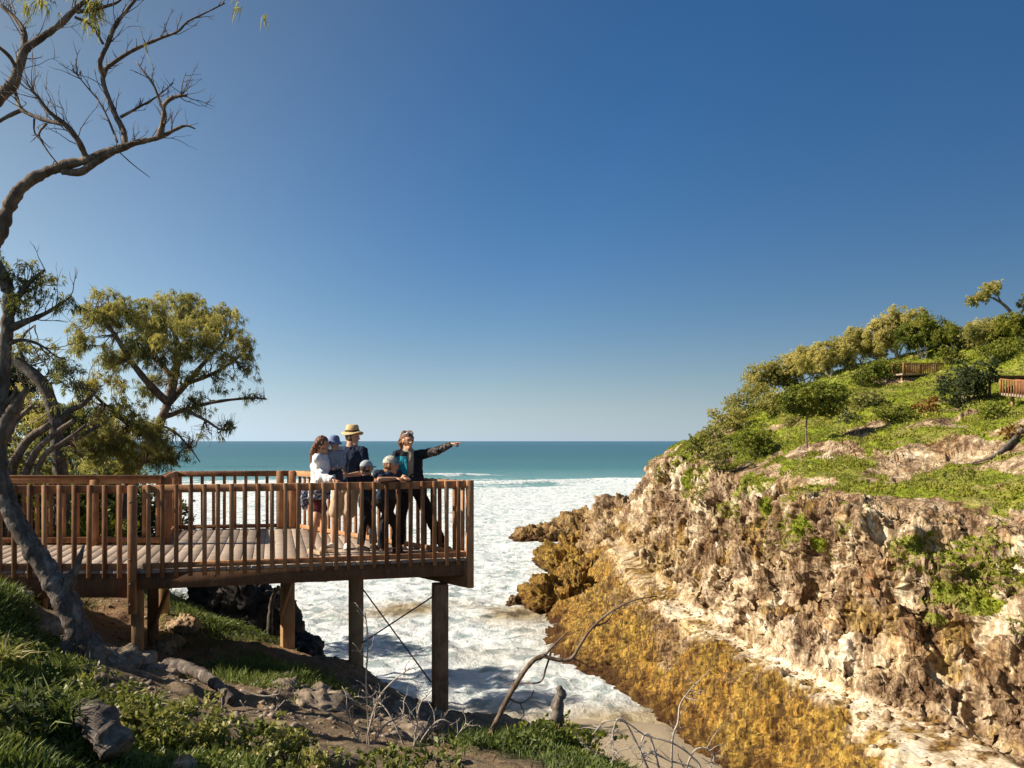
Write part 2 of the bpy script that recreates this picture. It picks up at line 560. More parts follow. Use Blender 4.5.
HEAD = np.array([
  # w             s                f               m               e               g               c
  [[12, 8, 0],   [15, 9, 4],      [19, 10, 5],    [22, 11, 9],    [27, 14, 13],   [44, 26, 20],   [72, 50, 31]],
  [[10.9, 29, 0],[13.3, 28.6, 4], [18.3, 28.7, 5],[20.6, 31, 9],  [24, 36, 12],   [35, 52, 18],   [56, 84, 28.6]],
  [[9.3, 39, 0], [13.6, 36, 4],   [16, 34.6, 5],  [18, 37, 9],    [20, 41, 12.3], [29, 60, 17.4], [45, 86, 25.9]],
  [[7.0, 47.2, 0],[11.9, 43, 4],  [14.2, 41, 5],  [16.2, 44, 9],  [18.2, 49, 12.8],[24.6, 67, 17.3],[38, 88, 24.2]],
  [[4.7, 55, 0], [10.2, 49.5, 4.2],[12.9, 48.5, 5],[15, 52, 9.2], [17.3, 60, 13.0],[22, 76, 16.9],[32.4, 90, 21.9]],
  [[2.6, 63, 0], [9.2, 58, 4.4],  [12.0, 59, 5.5],[14.6, 64, 9.8],[17.0, 72, 13.9],[20.4, 83, 16.4],[27, 92, 19.6]],
  [[4.5, 76, 0], [9.2, 74, 4.5],  [11.8, 75, 5.8],[14.2, 79, 10], [16.9, 85, 14], [19.0, 90.5, 15.7],[23, 94, 17.2]],
  [[12, 108, 0], [13, 104, 4],    [14.2, 101, 6], [16.0, 99, 10], [18.0, 97, 13.6],[19.4, 96.5, 14.8],[21.3, 97, 15.3]],
  [[24, 124, 0], [24, 119, 4],    [23.5, 114, 6], [23, 109, 10],  [23, 105, 12.6], [24, 103, 13.6],[26, 102, 14.0]],
], dtype=float)

def head_mat():
    m, nt, b, out = new_mat('headland_rock_and_turf')
    v = coords(nt, 'Object')
    veg = attr(nt, 'veg'); orange = attr(nt, 'orange'); cream = attr(nt, 'cream'); wet = attr(nt, 'wet')
    n1 = tex_noise(nt, v, 0.35, 8, 0.65, 0.5)
    n2 = tex_noise(nt, v, 1.6, 12, 0.75, 0.3)
    vst = coords(nt, 'Object', (1.5, 1.5, 0.20), (0.25, 0.45, 0.2))
    n3 = tex_noise(nt, vst, 1.3, 12, 0.72, 0.5)
    n4 = tex_noise(nt, v, 6.0, 8, 0.75)
    n5 = tex_noise(nt, vst, 0.33, 7, 0.62, 0.5)
    n6 = tex_noise(nt, coords(nt, 'Object', (1.3, 1.3, 0.22), (0.2, 0.45, 0.1)), 0.8, 8, 0.6, 0.6)
    f = mathn(nt, 'ADD', mathn(nt, 'MULTIPLY', n3, 0.55), mathn(nt, 'MULTIPLY', n4, 0.45))
    f = mathn(nt, 'ADD', f, mathn(nt, 'MULTIPLY', mathn(nt, 'SUBTRACT', n5, 0.5), 0.62))
    f = mathn(nt, 'ADD', f, mathn(nt, 'MULTIPLY', cream, 0.135))
    wn = nt.nodes.new('ShaderNodeTexNoise'); wn.inputs['Scale'].default_value = 1.2; wn.inputs['Detail'].default_value = 4; L(nt, v, wn.inputs['Vector'])
    wa = nt.nodes.new('ShaderNodeVectorMath'); wa.operation = 'MULTIPLY_ADD'; wa.inputs[1].default_value = (0.5, 0.5, 0.5); L(nt, wn.outputs[1], wa.inputs[0]); L(nt, vst, wa.inputs[2])
    vc = nt.nodes.new('ShaderNodeTexVoronoi'); vc.inputs['Scale'].default_value = 2.6; L(nt, wa.outputs[0], vc.inputs['Vector'])
    vc2 = nt.nodes.new('ShaderNodeTexVoronoi'); vc2.inputs['Scale'].default_value = 7.5; L(nt, wa.outputs[0], vc2.inputs['Vector'])
    sp = nt.nodes.new('ShaderNodeSeparateColor'); L(nt, vc.outputs['Color'], sp.inputs[0])
    sp2 = nt.nodes.new('ShaderNodeSeparateColor'); L(nt, vc2.outputs['Color'], sp2.inputs[0])
    cellv = mathn(nt, 'ADD', mathn(nt, 'MULTIPLY', mathn(nt, 'SUBTRACT', sp.outputs[0], 0.5), 0.10), mathn(nt, 'MULTIPLY', mathn(nt, 'SUBTRACT', sp2.outputs[0], 0.5), 0.09))
    f = mathn(nt, 'ADD', f, cellv)
    rock = ramp(nt, f, [(0.35, (0.06, 0.034, 0.018)), (0.43, (0.155, 0.092, 0.052)), (0.50, (0.275, 0.19, 0.122)), (0.565, (0.40, 0.295, 0.195)), (0.64, (0.54, 0.435, 0.31)), (0.72, (0.74, 0.66, 0.52)), (0.82, (0.84, 0.79, 0.68))])
    rust = ramp(nt, n1, [(0.36, (1.0, 0.93, 0.80)), (0.47, (0.90, 0.86, 0.82)), (0.56, (1.0, 0.95, 0.80)), (0.66, (1.0, 0.78, 0.48))])
    rock = mixc(nt, 0.75, rock, rust, 'MULTIPLY')
    rock = mixc(nt, ramp(nt, n6, [(0.62, (0, 0, 0)), (0.70, (0.6, 0.6, 0.6))]), rock, (0.42, 0.20, 0.07))
    rock = mixc(nt, ramp(nt, n6, [(0.30, (0.8, 0.8, 0.8)), (0.34, (0, 0, 0))]), rock, (0.86, 0.81, 0.72))
    g_ = mathn(nt, 'ADD', mathn(nt, 'MULTIPLY', n2, 0.55), mathn(nt, 'MULTIPLY', n4, 0.45))
    g0 = g_
    g_ = mathn(nt, 'ADD', mathn(nt, 'MULTIPLY', n2, 0.42), mathn(nt, 'ADD', mathn(nt, 'MULTIPLY', n3, 0.40), mathn(nt, 'MULTIPLY', n4, 0.18)))
    g_ = mathn(nt, 'ADD', g_, mathn(nt, 'MULTIPLY', cellv, 0.9))
    org = ramp(nt, g_, [(0.38, (0.045, 0.024, 0.010)), (0.45, (0.13, 0.076, 0.025)), (0.51, (0.28, 0.168, 0.038)), (0.57, (0.44, 0.275, 0.058)), (0.66, (0.56, 0.41, 0.14))])
    org = mixc(nt, 0.5, org, ramp(nt, n1, [(0.40, (1.0, 0.78, 0.6)), (0.58, (0.92, 1.0, 0.9))]), 'MULTIPLY')
    rock = mixc(nt, orange, rock, org)
    ck = nt.nodes.new('ShaderNodeTexVoronoi'); ck.feature = 'DISTANCE_TO_EDGE'; ck.inputs['Scale'].default_value = 0.62; L(nt, wa.outputs[0], ck.inputs['Vector'])
    ck2 = nt.nodes.new('ShaderNodeTexVoronoi'); ck2.feature = 'DISTANCE_TO_EDGE'; ck2.inputs['Scale'].default_value = 1.7; L(nt, wa.outputs[0], ck2.inputs['Vector'])
    crack = mathn(nt, 'MINIMUM', ck.outputs[0], mathn(nt, 'ADD', ck2.outputs[0], 0.012))
    crackm = ramp(nt, crack, [(0.012, (0.72, 0.72, 0.72)), (0.05, (0, 0, 0))])
    cl_ = nt.nodes.new('ShaderNodeMath'); cl_.operation = 'MULTIPLY_ADD'; cl_.use_clamp = True; cl_.inputs[1].default_value = -0.75; cl_.inputs[2].default_value = 1.0; L(nt, cream, cl_.inputs[0])
    crackm = mathn(nt, 'MULTIPLY', crackm, cl_.outputs[0])
    rock = mixc(nt, crackm, rock, (0.075, 0.042, 0.022))
    rock = mixc(nt, wet, rock, (0.050, 0.020, 0.009))
    green = ramp(nt, g0, [(0.34, (0.035, 0.05, 0.008)), (0.46, (0.14, 0.18, 0.014)), (0.56, (0.27, 0.29, 0.022)), (0.68, (0.40, 0.36, 0.08))])
    green = mixc(nt, ramp(nt, n1, [(0.48, (0, 0, 0)), (0.64, (0.75, 0.75, 0.75))]), green, ramp(nt, g0, [(0.36, (0.12, 0.09, 0.03)), (0.55, (0.32, 0.26, 0.10)), (0.7, (0.46, 0.38, 0.18))]))
    vf = nt.nodes.new('ShaderNodeMapRange'); vf.interpolation_type = 'SMOOTHSTEP'
    L(nt, mathn(nt, 'ADD', veg, mathn(nt, 'MULTIPLY', mathn(nt, 'SUBTRACT', n4, 0.5), 1.6)), vf.inputs[0]); vf.inputs[1].default_value = 0.38; vf.inputs[2].default_value = 0.62
    col = mixc(nt, vf.outputs[0], rock, green)
    L(nt, col, b.inputs['Base Color'])
    b.inputs['Roughness'].default_value = 0.9
    b.inputs['Specular IOR Level'].default_value = 0.15
    h = mathn(nt, 'ADD', mathn(nt, 'MULTIPLY', n2, 0.5), mathn(nt, 'MULTIPLY', n4, 0.5))
    h = mathn(nt, 'ADD', h, mathn(nt, 'MULTIPLY', n3, 0.6))
    h = mathn(nt, 'ADD', h, mathn(nt, 'MULTIPLY', cellv, 2.5))
    h = mathn(nt, 'SUBTRACT', h, mathn(nt, 'MULTIPLY', crackm, 0.5))
    bump(nt, h, b, 0.6, 0.16)
    return m
HMAT = head_mat()

def make_headland():
    nc = len(HEAD)
    w = HEAD[:, 0]
    inward = np.array([[-3.0, -0.5, -3.0]] * nc); inward[-1] = [2, 5, -3]; inward[-2] = [-2, 4, -3]
    under = w + inward
    c = HEAD[:, 6]
    b1 = c + np.array([6.0, 12.0, -1.2]); b2 = c + np.array([16.0, 34.0, -10.0]); b3 = b2.copy() + [8, 18, 0]; b3[:, 2] = -3
    A = np.concatenate([under[:, None], HEAD, b1[:, None], b2[:, None], b3[:, None]], 1)   # nc x 11 x 3
    # station spacing: more rows where the picture sees more
    tc = np.concatenate([np.linspace(0, 1, 60)[:-1], np.linspace(1, 6, 900)[:-1], np.linspace(6, 8, 160)])
    tr = np.concatenate([np.linspace(0, 1, 12)[:-1], np.linspace(1, 3, 170)[:-1], np.linspace(3, 5, 250)[:-1], np.linspace(5, 7, 230)[:-1], np.linspace(7, 10, 50)])
    G = catmull(A, tc)                       # (nt, 11, 3)
    G = np.swapaxes(catmull(np.swapaxes(G, 0, 1), tr), 0, 1)   # (nt, nr, 3)
    TR = np.broadcast_to(tr[None, :], G.shape[:2])
    def normals(G):
        du = np.gradient(G, axis=0); dv = np.gradient(G, axis=1)
        n = np.cross(dv, du)
        n /= np.linalg.norm(n, axis=-1, keepdims=True) + 1e-9
        return n
    n = normals(G)
    if n[300, 300, 0] > 0: n = -n            # cliffs look to -x
    # how much each kind of rock
    shelf = sstep(0.6, 1.2, TR) * sstep(2.45, 2.05, TR)
    ledge = sstep(1.95, 2.15, TR) * sstep(3.05, 2.75, TR)
    cliff = sstep(2.8, 3.1, TR) * sstep(5.25, 4.75, TR)
    slope = sstep(4.9, 5.4, TR)
    back = sstep(7.3, 7.8, TR)
    # big shapes
    P = G
    big = fbm(P * 0.085, 3, 5)
    gul = ridged(P * np.array([0.30, 0.22, 0.045]), 3, 8)
    d = (shelf * 0.9 + cliff * 1.25 + slope * 0.8) * big * 1.2
    d += cliff * 1.15 * (gul - 0.45) * 1.3
    G = G + n * d[..., None]
    n = normals(G); n = -n if n[300, 300, 0] > 0 else n
    # blocks and strata that dip steeply to the right
    rot = np.array(Matrix.Rotation(R(28), 3, 'Y') @ Matrix.Rotation(R(-18), 3, 'X'))
    Q = G @ rot.T
    warp = 0.35 * np.stack([fbm(G * 0.5, 2, 61), fbm(G * 0.5, 2, 62), fbm(G * 0.5, 2, 63)], -1)
    h1, e1 = facets((Q + warp * 0.8) * np.array([0.42, 0.34, 0.12]), 3, 0.9)
    h2, e2 = facets((Q + warp * 0.4) * np.array([1.05, 0.85, 0.26]), 4, 0.9)
    h3, e3 = facets((Q + warp * 0.2) * np.array([2.7, 2.3, 0.8]), 6, 1.0)
    h4, e4 = facets(Q * np.array([6.0, 5.5, 2.4]), 9, 1.0)
    rockk = np.clip(shelf + cliff + ledge * 0.35 + slope * 0.30, 0, 1)
    outc = slope * sstep(0.02, 0.35, fbm(G * 0.16, 3, 77))
    sa = (Q @ np.array([0.80, 0.55, 0.18])) * 0.75 + 1.3 * fbm(G * 0.22, 3, 51)
    sb = (Q @ np.array([0.75, 0.62, 0.12])) * 2.3 + 1.0 * fbm(G * 0.5, 3, 52)
    saw = 0.50 * (sa - np.floor(sa) - .5) * sstep(-.5, .3, fbm(G * .3, 2, 53)) + 0.24 * (sb - np.floor(sb) - .5) * sstep(-.4, .3, fbm(G * .6, 2, 54))
    blk = 0.38 * h1 + 0.17 * h2 + 0.10 * h3 + 0.06 * h4 + 0.30 * saw - 0.16 * (1 - sstep(0, 0.06, e1)) - 0.08 * (1 - sstep(0, 0.06, e2))
    blk -= 0.04 * (1 - sstep(0, 0.08, e3))
    amt = cliff * 0.50 + shelf * 0.48 + ledge * 0.04 + outc * 0.40 + 0.06 * slope
    G = G + n * (amt * blk * (1 - back))[..., None]
    rib = ridged((Q + warp) * np.array([0.45, 0.40, 0.07]), 3, 30, 0.5)
    G = G + n * ((cliff * 0.95 + shelf * 0.15) * (rib - 0.5))[..., None]
    rill = ridged(G @ np.array([[.8, .25, .1], [.35, .9, .2], [0, 0, .6]]).T * 1.1, 3, 37, 0.55)
    G = G + n * (shelf * 0.50 * (rill - 0.5))[..., None]
    # parallel joints: layers of their own height, dipping steeply
    for sc_, am_, sd_ in ((0.9, 0.42, 64), (2.6, 0.20, 65)):
        tt_ = (Q @ np.array([0.72, 0.68, 0.10])) * sc_ + 0.45 * fbm(G * 0.18, 2, sd_)
        k_ = np.floor(tt_); fr_ = tt_ - k_
        z0_ = np.zeros_like(k_)
        lay = _hash(k_.astype(np.int64), z0_.astype(np.int64), np.floor(Q[..., 2] * .22 + k_ * .37).astype(np.int64), sd_)
        lay = (lay & np.uint32(1023)) / 1023.0 - .5
        G = G + n * (am_ * (cliff + 0.7 * shelf) * (lay + 0.35 * (fr_ - .5)))[..., None]
    fine_rib = ridged((Q + warp * .5) * np.array([2.2, 1.9, 0.28]), 3, 39, 0.6)
    G = G + n * (cliff * 0.26 * (fine_rib - 0.5))[..., None]
    G = G + n * (0.07 * rockk * fbm(G * 2.6, 4, 33, 0.6))[..., None]
    G[..., 2] += slope * 0.25 * fbm(G * 0.5, 3, 35)
    n = normals(G); n = -n if n[300, 300, 0] > 0 else n
    z = G[..., 2]
    # colours that belong to the rock itself
    nz = fbm(G * 0.22, 4, 70); nf = fbm(G * 0.9, 4, 71)
    up = np.abs(n[..., 2])
    veg = slope * sstep(-0.34, 0.10, 0.75 * nz + 0.30 * nf + 0.45 * (up - 0.80) - 0.25 * (TR < 5.7) + 0.35 * (TR > 6.1))
    veg = np.maximum(veg, sstep(3.9, 4.7, TR) * sstep(-0.02, 0.18, nz + 0.3 * nf) * sstep(0.25, 0.5, up))
    veg = np.maximum(veg, back)
    PX = 512 + FPX * G[..., 0] / G[..., 1]; PY = 441 + FPX * (CAMZ - G[..., 2]) / G[..., 1]
    def patch(px, py, rx, ry):
        k = np.argmin(np.hypot(PX - px, PY - py) + 1e3 * (TR > 7.5))
        c = G.reshape(-1, 3)[k]
        q = G - c
        return sstep(1.25, 0.75, np.sqrt((np.hypot(q[..., 0], q[..., 1]) * FPX / c[1] / rx) ** 2 + (q[..., 2] * FPX / c[1] / ry) ** 2) + 0.5 * nf)
    bald = np.maximum.reduce([patch(*a) for a in ((930, 455, 48, 22), (905, 470, 30, 14), (985, 470, 25, 12), (940, 520, 60, 14), (860, 515, 50, 16), (785, 500, 30, 14), (1005, 430, 20, 8), (845, 455, 14, 8), (890, 380, 20, 6), (700, 470, 25, 25), (770, 470, 18, 8), (820, 505, 30, 10))])
    veg = veg * (1 - 0.95 * bald)
    for a in ((905, 545, 26, 11), (965, 598, 36, 13), (945, 590, 12, 18), (800, 528, 14, 10), (820, 545, 8, 8), (970, 480, 50, 12), (900, 490, 40, 8), (820, 468, 45, 12), (770, 510, 10, 14), (935, 620, 12, 8), (1010, 505, 18, 8), (690, 480, 10, 14), (745, 480, 10, 12)):
        veg = np.maximum(veg, patch(*a))
    far = sstep(50, 66, G[..., 1])
    org = sstep(5.2, 3.6, z + 1.5 * nz + 1.1 * nf) * (TR < 3.2) * sstep(3.0, 2.1, TR + 0.9 * nf + .4 * nz)
    org = np.maximum(org, cliff * 0.75 * sstep(0.30, 0.55, fbm(G * 0.3, 4, 90)) )
    org = np.maximum(org, far * sstep(8.5, 5.5, z + 2 * nz) * 0.55)
    crm = 1.5 * ledge * sstep(-0.35, 0.15, nz + nf * .9 + 0.2)
    crm = np.maximum(crm, cliff * sstep(0.05, 0.42, fbm(Q * np.array([0.55, 0.4, 0.16]), 4, 95) + 0.35 * (sstep(7.5, 5, z)) ))
    crm = np.maximum(crm, slope * (1 - veg) * sstep(-0.3, 0.4, nf) * 0.75)
    for a in ((655, 545, 12, 34), (690, 590, 16, 26), (672, 520, 8, 16), (764, 580, 7, 24), (836, 588, 10, 10), (842, 650, 30, 24), (905, 600, 10, 26), (985, 640, 14, 30), (930, 560, 14, 8), (720, 615, 30, 14), (860, 620, 12, 30), (1005, 560, 16, 14), (800, 615, 10, 20)):
        crm = np.maximum(crm, 1.15 * patch(*a))
    wet = sstep(1.9, 0.5, z + 0.9 * nf + .5 * nz) * 0.9
    F = grid_faces(len(tc), len(tr))
    o = mesh_np('headland', G.reshape(-1, 3), F, HMAT, None,
                {'veg': veg, 'orange': org, 'cream': crm, 'wet': wet}, False)
    tag(o, kind='structure')
    return G, n, veg, TR
HG, HN, HVEG, HTR = make_headland()
_hp = HG.reshape(-1, 3)
_hpx = 512 + FPX * _hp[:, 0] / np.maximum(_hp[:, 1], 1)
_hpy = 441 + FPX * (CAMZ - _hp[:, 2]) / np.maximum(_hp[:, 1], 1)
_hvis = HTR.reshape(-1) < 7.6

def on_head(px, py):
    """the point of the headland that the photograph shows at (px, py)"""
    d = np.hypot(_hpx - px, _hpy - py) + 1e3 * (~_hvis)
    k = np.where(d < max(2.5, d.min() + 1.0))[0]
    k = k[np.argmin(_hp[k, 1])]
    return _hp[k].copy()

# ---- land on this side
CTRL = [W(133,667,9.85), W(150,650,12), W(166,612,13.6), W(287,650,13.5), W(356,665,12.5), W(440,703,11.3),
        W(95,665,8), W(40,640,8), W(0,600,8.0), W(55,606,9.6), W(0,606,11), W(60,603,12.5), W(170,600,16), W(215,622,15),
        W(300,655,15.5), W(0,768,4.4), W(-200,700,4.4), W(200,768,5.4), W(400,768,5.8), W(600,775,6.0), W(300,715,8), W(200,710,7.3),
        W(100,710,6.2), W(400,728,9.3), W(262,676,10.0), W(315,680,10.0), W(300,700,9.0), W(235,664,11.2), W(490,765,8.0), W(200,640,12.6), W(450,722,12), W(350,690,11),
        W(560,730,7.3), W(640,800,7), W(470,745,10.5), (-1.0,0,14.3), (-5,0,14.6), (3,0,14.0), (0,-10,14.5), (-14,0,15.2), (-14,6,15.0), (10,-10,14),
        (-12,13,13.6), (-12,17,13.2), (-9,19,12.6), (-20,12,14.6), (-18,24,12.5), (-30,10,15.5), (-40,30,14), (-21,38,11), (-7.5,21.5,11.0), (-5.2,19,10.5),
        (-3.5,16.0,10.6), (-1.6,14.2,10.4), (0.9,13.4,10.0), W(500,714,12), W(548,730,11.4), W(600,768,10.2), (2.9,10.2,10.8), (4.5,7.5,11.0), (6,4,11), (10,0,9), 
        (-2.5,19,6.5), (0.5,17,5.5), (4,13,5.5), (7.5,9,4), (-6,26,5), (-1,24,2), (4,20,1.5), (9,15,1.2), (-10,30,4), (-17,36,5), (-19.5,44,5), (-23,44,12), (-26,50,13), (-40,50,14.5), (-32,62,10), (-36,70,8), (-45,60,13), (-60,50,14),
        (-3,34,0.8), (5,30,1.6), (9,28,1.8), (3,40,0.9), (5,44,0.45), (8,42,.8), (5,48,-.3), (-4,44,0.0), (-12,44,-0.3), (0,52,-1.0), (10,50,-1), (-19,50,-0.5), (-22,57,-1), (-29,72,-1), (-10,70,-2.2), (-44,84,-1.5),
        (-75,100,4), (-60,120,-1.5), (-90,70,12), (0,80,-2.5), (10,110,-3), (-30,130,-3), (16,30,0), (16,12,2), (20,-5,8), (-100,0,15), (-100,40,15), (-50,-10,15)]
CTRL = np.array([np.asarray(c, float) for c in CTRL])
def _phi(d): return np.sqrt(d * d + 0.16)
_A = _phi(np.linalg.norm(CTRL[:, None, :2] - CTRL[None, :, :2], axis=-1)) 
_n = len(CTRL)
_M = np.zeros((_n + 3, _n + 3)); _M[:_n, :_n] = _A - np.eye(_n) * 0.05; _M[:_n, _n] = 1; _M[:_n, _n + 1:] = CTRL[:, :2]; _M[_n, :_n] = 1; _M[_n + 1:, :_n] = CTRL[:, :2].T
_wts = np.linalg.solve(_M, np.concatenate([CTRL[:, 2], [0, 0, 0]]))
def land_z0(x, y):
    x = np.asarray(x, float); y = np.asarray(y, float)
    sh = x.shape
    x = x.ravel(); y = y.ravel()
    out = np.empty(len(x))
    for k in range(0, len(x), 20000):
        d = _phi(np.hypot(x[k:k+20000, None] - CTRL[None, :, 0], y[k:k+20000, None] - CTRL[None, :, 1]))
        out[k:k+20000] = d @ _wts[:_n] + _wts[_n] + _wts[_n + 1] * x[k:k+20000] + _wts[_n + 2] * y[k:k+20000]
    return out.reshape(sh)
def land_z(x, y, detail=True):
    z = land_z0(x, y)
    x = np.asarray(x, float); y = np.asarray(y, float)
    P = np.stack([x, y, np.zeros_like(x)], -1)
    hi = sstep(0.6, 3, z)
    z = z + hi * (0.10 * fbm(P * 0.9, 3, 101))
    if detail:
        _, e, v = cells(np.stack([x, y, z], -1) * np.array([1.5, 1.5, 1.5]) + 0.3 * noise3(P * 1.5, 5)[..., None], 12)
        z = z + hi * (0.035 * fbm(P * 5, 4, 104) + 0.16 * (v - .5) * sstep(0, .25, e) * sstep(0.1, 0.5, fbm(P * 0.5, 2, 107)) )
        steep = sstep(12.2, 10.5, z) * sstep(2.5, 5, z)
        _, e2, v2 = cells(np.stack([x, y, z * .6], -1) * 0.7, 15)
        z = z + steep * 0.8 * (v2 - 0.5) * sstep(0, 0.2, e2)
    z = z + (1 - hi) * 0.04 * fbm(P * 0.5, 3, 120)
    return z

def land_mat():
    m, nt, b, out = new_mat('near_ground')
    v = coords(nt, 'Object')
    veg = attr(nt, 'veg'); sand = attr(nt, 'sand'); litter = attr(nt, 'litter')
    n1 = tex_noise(nt, v, 1.3, 8, 0.65, 0.5)
    n2 = tex_noise(nt, v, 9.0, 10, 0.7, 0.3)
    n3 = tex_noise(nt, v, 55.0, 6, 0.7)
    rock = ramp(nt, n2, [(0.3, (0.12, 0.085, 0.058)), (0.5, (0.33, 0.25, 0.175)), (0.7, (0.54, 0.44, 0.33))])
    rust = ramp(nt, n1, [(0.4, (0.5, 0.5, 0.5)), (0.6, (1.0, 0.9, 0.75))])
    rock = mixc(nt, 0.8, rock, rust, 'MULTIPLY')
    lit = ramp(nt, n3, [(0.3, (0.12, 0.07, 0.04)), (0.5, (0.40, 0.24, 0.13)), (0.7, (0.60, 0.43, 0.27))])
    rock = mixc(nt, litter, rock, lit)
    g = ramp(nt, n2, [(0.3, (0.030, 0.040, 0.010)), (0.6, (0.07, 0.10, 0.02)), (0.8, (0.13, 0.14, 0.04))])
    col = mixc(nt, veg, rock, g)
    sd = ramp(nt, n2, [(0.3, (0.30, 0.23, 0.15)), (0.7, (0.42, 0.34, 0.24))])
    col = mixc(nt, sand, col, sd)
    L(nt, col, b.inputs['Base Color'])
    b.inputs['Roughness'].default_value = 0.92
    b.inputs['Specular IOR Level'].default_value = 0.15
    inv = mathn(nt, 'SUBTRACT', 1.0, mathn(nt, 'MULTIPLY', sand, 0.9))
    h = mathn(nt, 'MULTIPLY', mathn(nt, 'ADD', n2, mathn(nt, 'MULTIPLY', n3, 0.35)), inv)
    bump(nt, h, b, 1.0, 0.09)
    return m

def veg_near(x, y):
    """where grass and creepers cover the near ground (0..1)"""
    P = np.stack([x, y, np.zeros_like(x)], -1)
    z = land_z0(x, y)
    px = 512 + FPX * x / np.maximum(y, 1); py = 441 + FPX * (CAMZ - z) / np.maximum(y, 1)
    v = np.maximum.reduce([
        sstep(0.2, -0.2, (px - 90) / 220 + (y - 7.4) / 4.0) * (y < 9.6),                       # grassy bank at the left
        1.2 * np.exp(-(((px - 275) / 62) ** 2 + ((y - 10.3) / 1.1) ** 2) ** 2),                    # sunlit patch under the deck
        np.exp(-(((px - 215) / 55) ** 2 + ((y - 15.2) / 2.6) ** 2) ** 2),                    # bank behind the deck
        sstep(5.9, 5.4, y) * sstep(300, 200, px) ,                                                      # foreground
        np.exp(-(((x - 0.55) / 0.9) ** 2 + ((y - 7.2) / 1.3) ** 2) ** 2),                      # mound at the bottom
        sstep(16.5, 18.5, y) * sstep(-5.5, -7, x) * sstep(7, 9, z),
        sstep(-6, -9, x) * sstep(11, 13, y)])
    v = v * (y > -20)
    return np.clip(v + 0.45 * fbm(P * 1.6, 3, 130) * (v > 0.05), 0, 1)

def make_land():
    def warp(lo, hi, c, n, k):
        a = np.arcsinh((lo - c) / k); b_ = np.arcsinh((hi - c) / k)
        return c + k * np.sinh(np.linspace(a, b_, n))
    xs = warp(-100, 20, -2.5, 620, 5.0)
    ys = warp(-12, 130, 9.0, 640, 6.0)
    X, Y = np.meshgrid(xs, ys, indexing='ij')
    Z = land_z(X, Y)
    veg = veg_near(X, Y)
    P = np.stack([X, Y, Z * 0], -1)
    sand = sstep(2.4, 1.4, Z + 0.3 * fbm(P * .4, 3, 140))
    px = 512 + FPX * X / np.maximum(Y, 1)
    litter = np.maximum(sstep(9.6, 10.6, Y) * sstep(14.5, 13, Y) * sstep(-2.2, -3.6, X), 0.35 * sstep(9, 11, Y))
    litter = np.clip(litter + 0.3 * fbm(P * 1.1, 3, 142), 0, 1) * sstep(9, 11, Z)
    veg = veg * (1 - sand)
    o = mesh_np('near_ground', np.stack([X, Y, Z], -1).reshape(-1, 3), grid_faces(len(xs), len(ys)), land_mat(), None,
                {'veg': veg, 'sand': sand, 'litter': litter}, True)
    tag(o, kind='structure')
make_land()

def on_land(px, D, dz=0.0):
    x = (px - 512) / FPX * D
    return np.array([x, D, float(land_z(np.array([x]), np.array([D]))[0]) + dz])
# ================================================================ ROCKS
def rock_mesh(name, c, size, seed, mat, rot=0.0, res=80, attrs=None, parent=None, blocky=0.5, tilt=0.0, power=2.0, scale=1.0, smooth=True):
    """one weathered boulder or outcrop: an ellipsoid broken up by strata blocks"""
    th = np.linspace(0, np.pi, res); ph = np.linspace(0, 2 * np.pi, res * 2, endpoint=False)
    T, Pp = np.meshgrid(th, ph, indexing='ij')
    U = np.stack([np.sin(T) * np.cos(Pp), np.sin(T) * np.sin(Pp), np.cos(T)], -1)
    U = np.sign(U) * np.abs(U) ** (2.0 / power)
    size = np.asarray(size, float)
    V = U * size
    s = size.mean()
    nrm = U / (np.linalg.norm(U, axis=-1, keepdims=True) + 1e-9)
    q = V / s
    w__ = 0.25 * noise3(q * 2, seed)[..., None]
    h1, e1 = facets(q * np.array([1.3, 1.1, 0.9]) * scale + seed * 3.1 + w__, seed, 1.2)
    h2, e2 = facets(q * 3.4 * scale + seed * 1.7 + w__, seed + 1, 1.2)
    h3, e3 = facets(q * 9 * scale + seed * 1.7, seed + 2, 1.2)
    d = 0.16 * fbm(q * 1.3 * scale + seed, 4, seed) + blocky * (0.24 * h1 - .06 * (1 - sstep(0, .10, e1)) + 0.10 * h2 + 0.035 * h3) + 0.02 * fbm(q * 9 * scale, 3, seed + 4)
    V = V + nrm * (d * s)[..., None]
    Rm = np.array(Matrix.Rotation(rot, 3, 'Z') @ Matrix.Rotation(tilt, 3, 'X'))
    V = V @ Rm.T + np.asarray(c)
    a = np.arange(res * res * 2).reshape(res, res * 2); b_ = np.roll(a, -1, axis=1)
    Q = np.stack([a[:-1], a[1:], b_[1:], b_[:-1]], -1).reshape(-1, 4)
    at = {}
    if attrs:
        for k, fn in attrs.items():
            at[k] = fn(V) if callable(fn) else np.full(res * res * 2, float(fn))
    return mesh_np(name, V.reshape(-1, 3), Q, mat, parent, at, smooth)

def outcrop(label, c, size, rot, seed, org, crm=0.0, res=170, tilt=0.0, blocky=0.7, scale=2.2):
    o = rock_mesh('rock_outcrop', c, size, seed, HMAT, rot, res,
                  {'orange': lambda V: np.clip(org * sstep(7.5, 4.0, V[..., 2] + 1.8 * fbm(V * .25, 3, 5)) , 0, 1), 'cream': crm,
                   'wet': lambda V: 0.9 * sstep(1.6, 0.5, V[..., 2] + .7 * fbm(V * .8, 3, 7)), 'veg': 0.0}, blocky=blocky, tilt=tilt, scale=scale, smooth=False)
    tag(o, label, 'rock', 'sea rocks at the foot of the headland')
    return o
outcrop('low tip of the farthest brown rock finger, reaching left into the white surf', (5.6, 129, 0.0), (6.2, 4.6, 2.3), R(8), 11, 0.55, blocky=.4, res=120)
outcrop('middle of the farthest brown rock finger, rising to the right', (12.5, 130, 0.0), (8.0, 6.0, 4.2), R(8), 21, 0.55, blocky=.45)
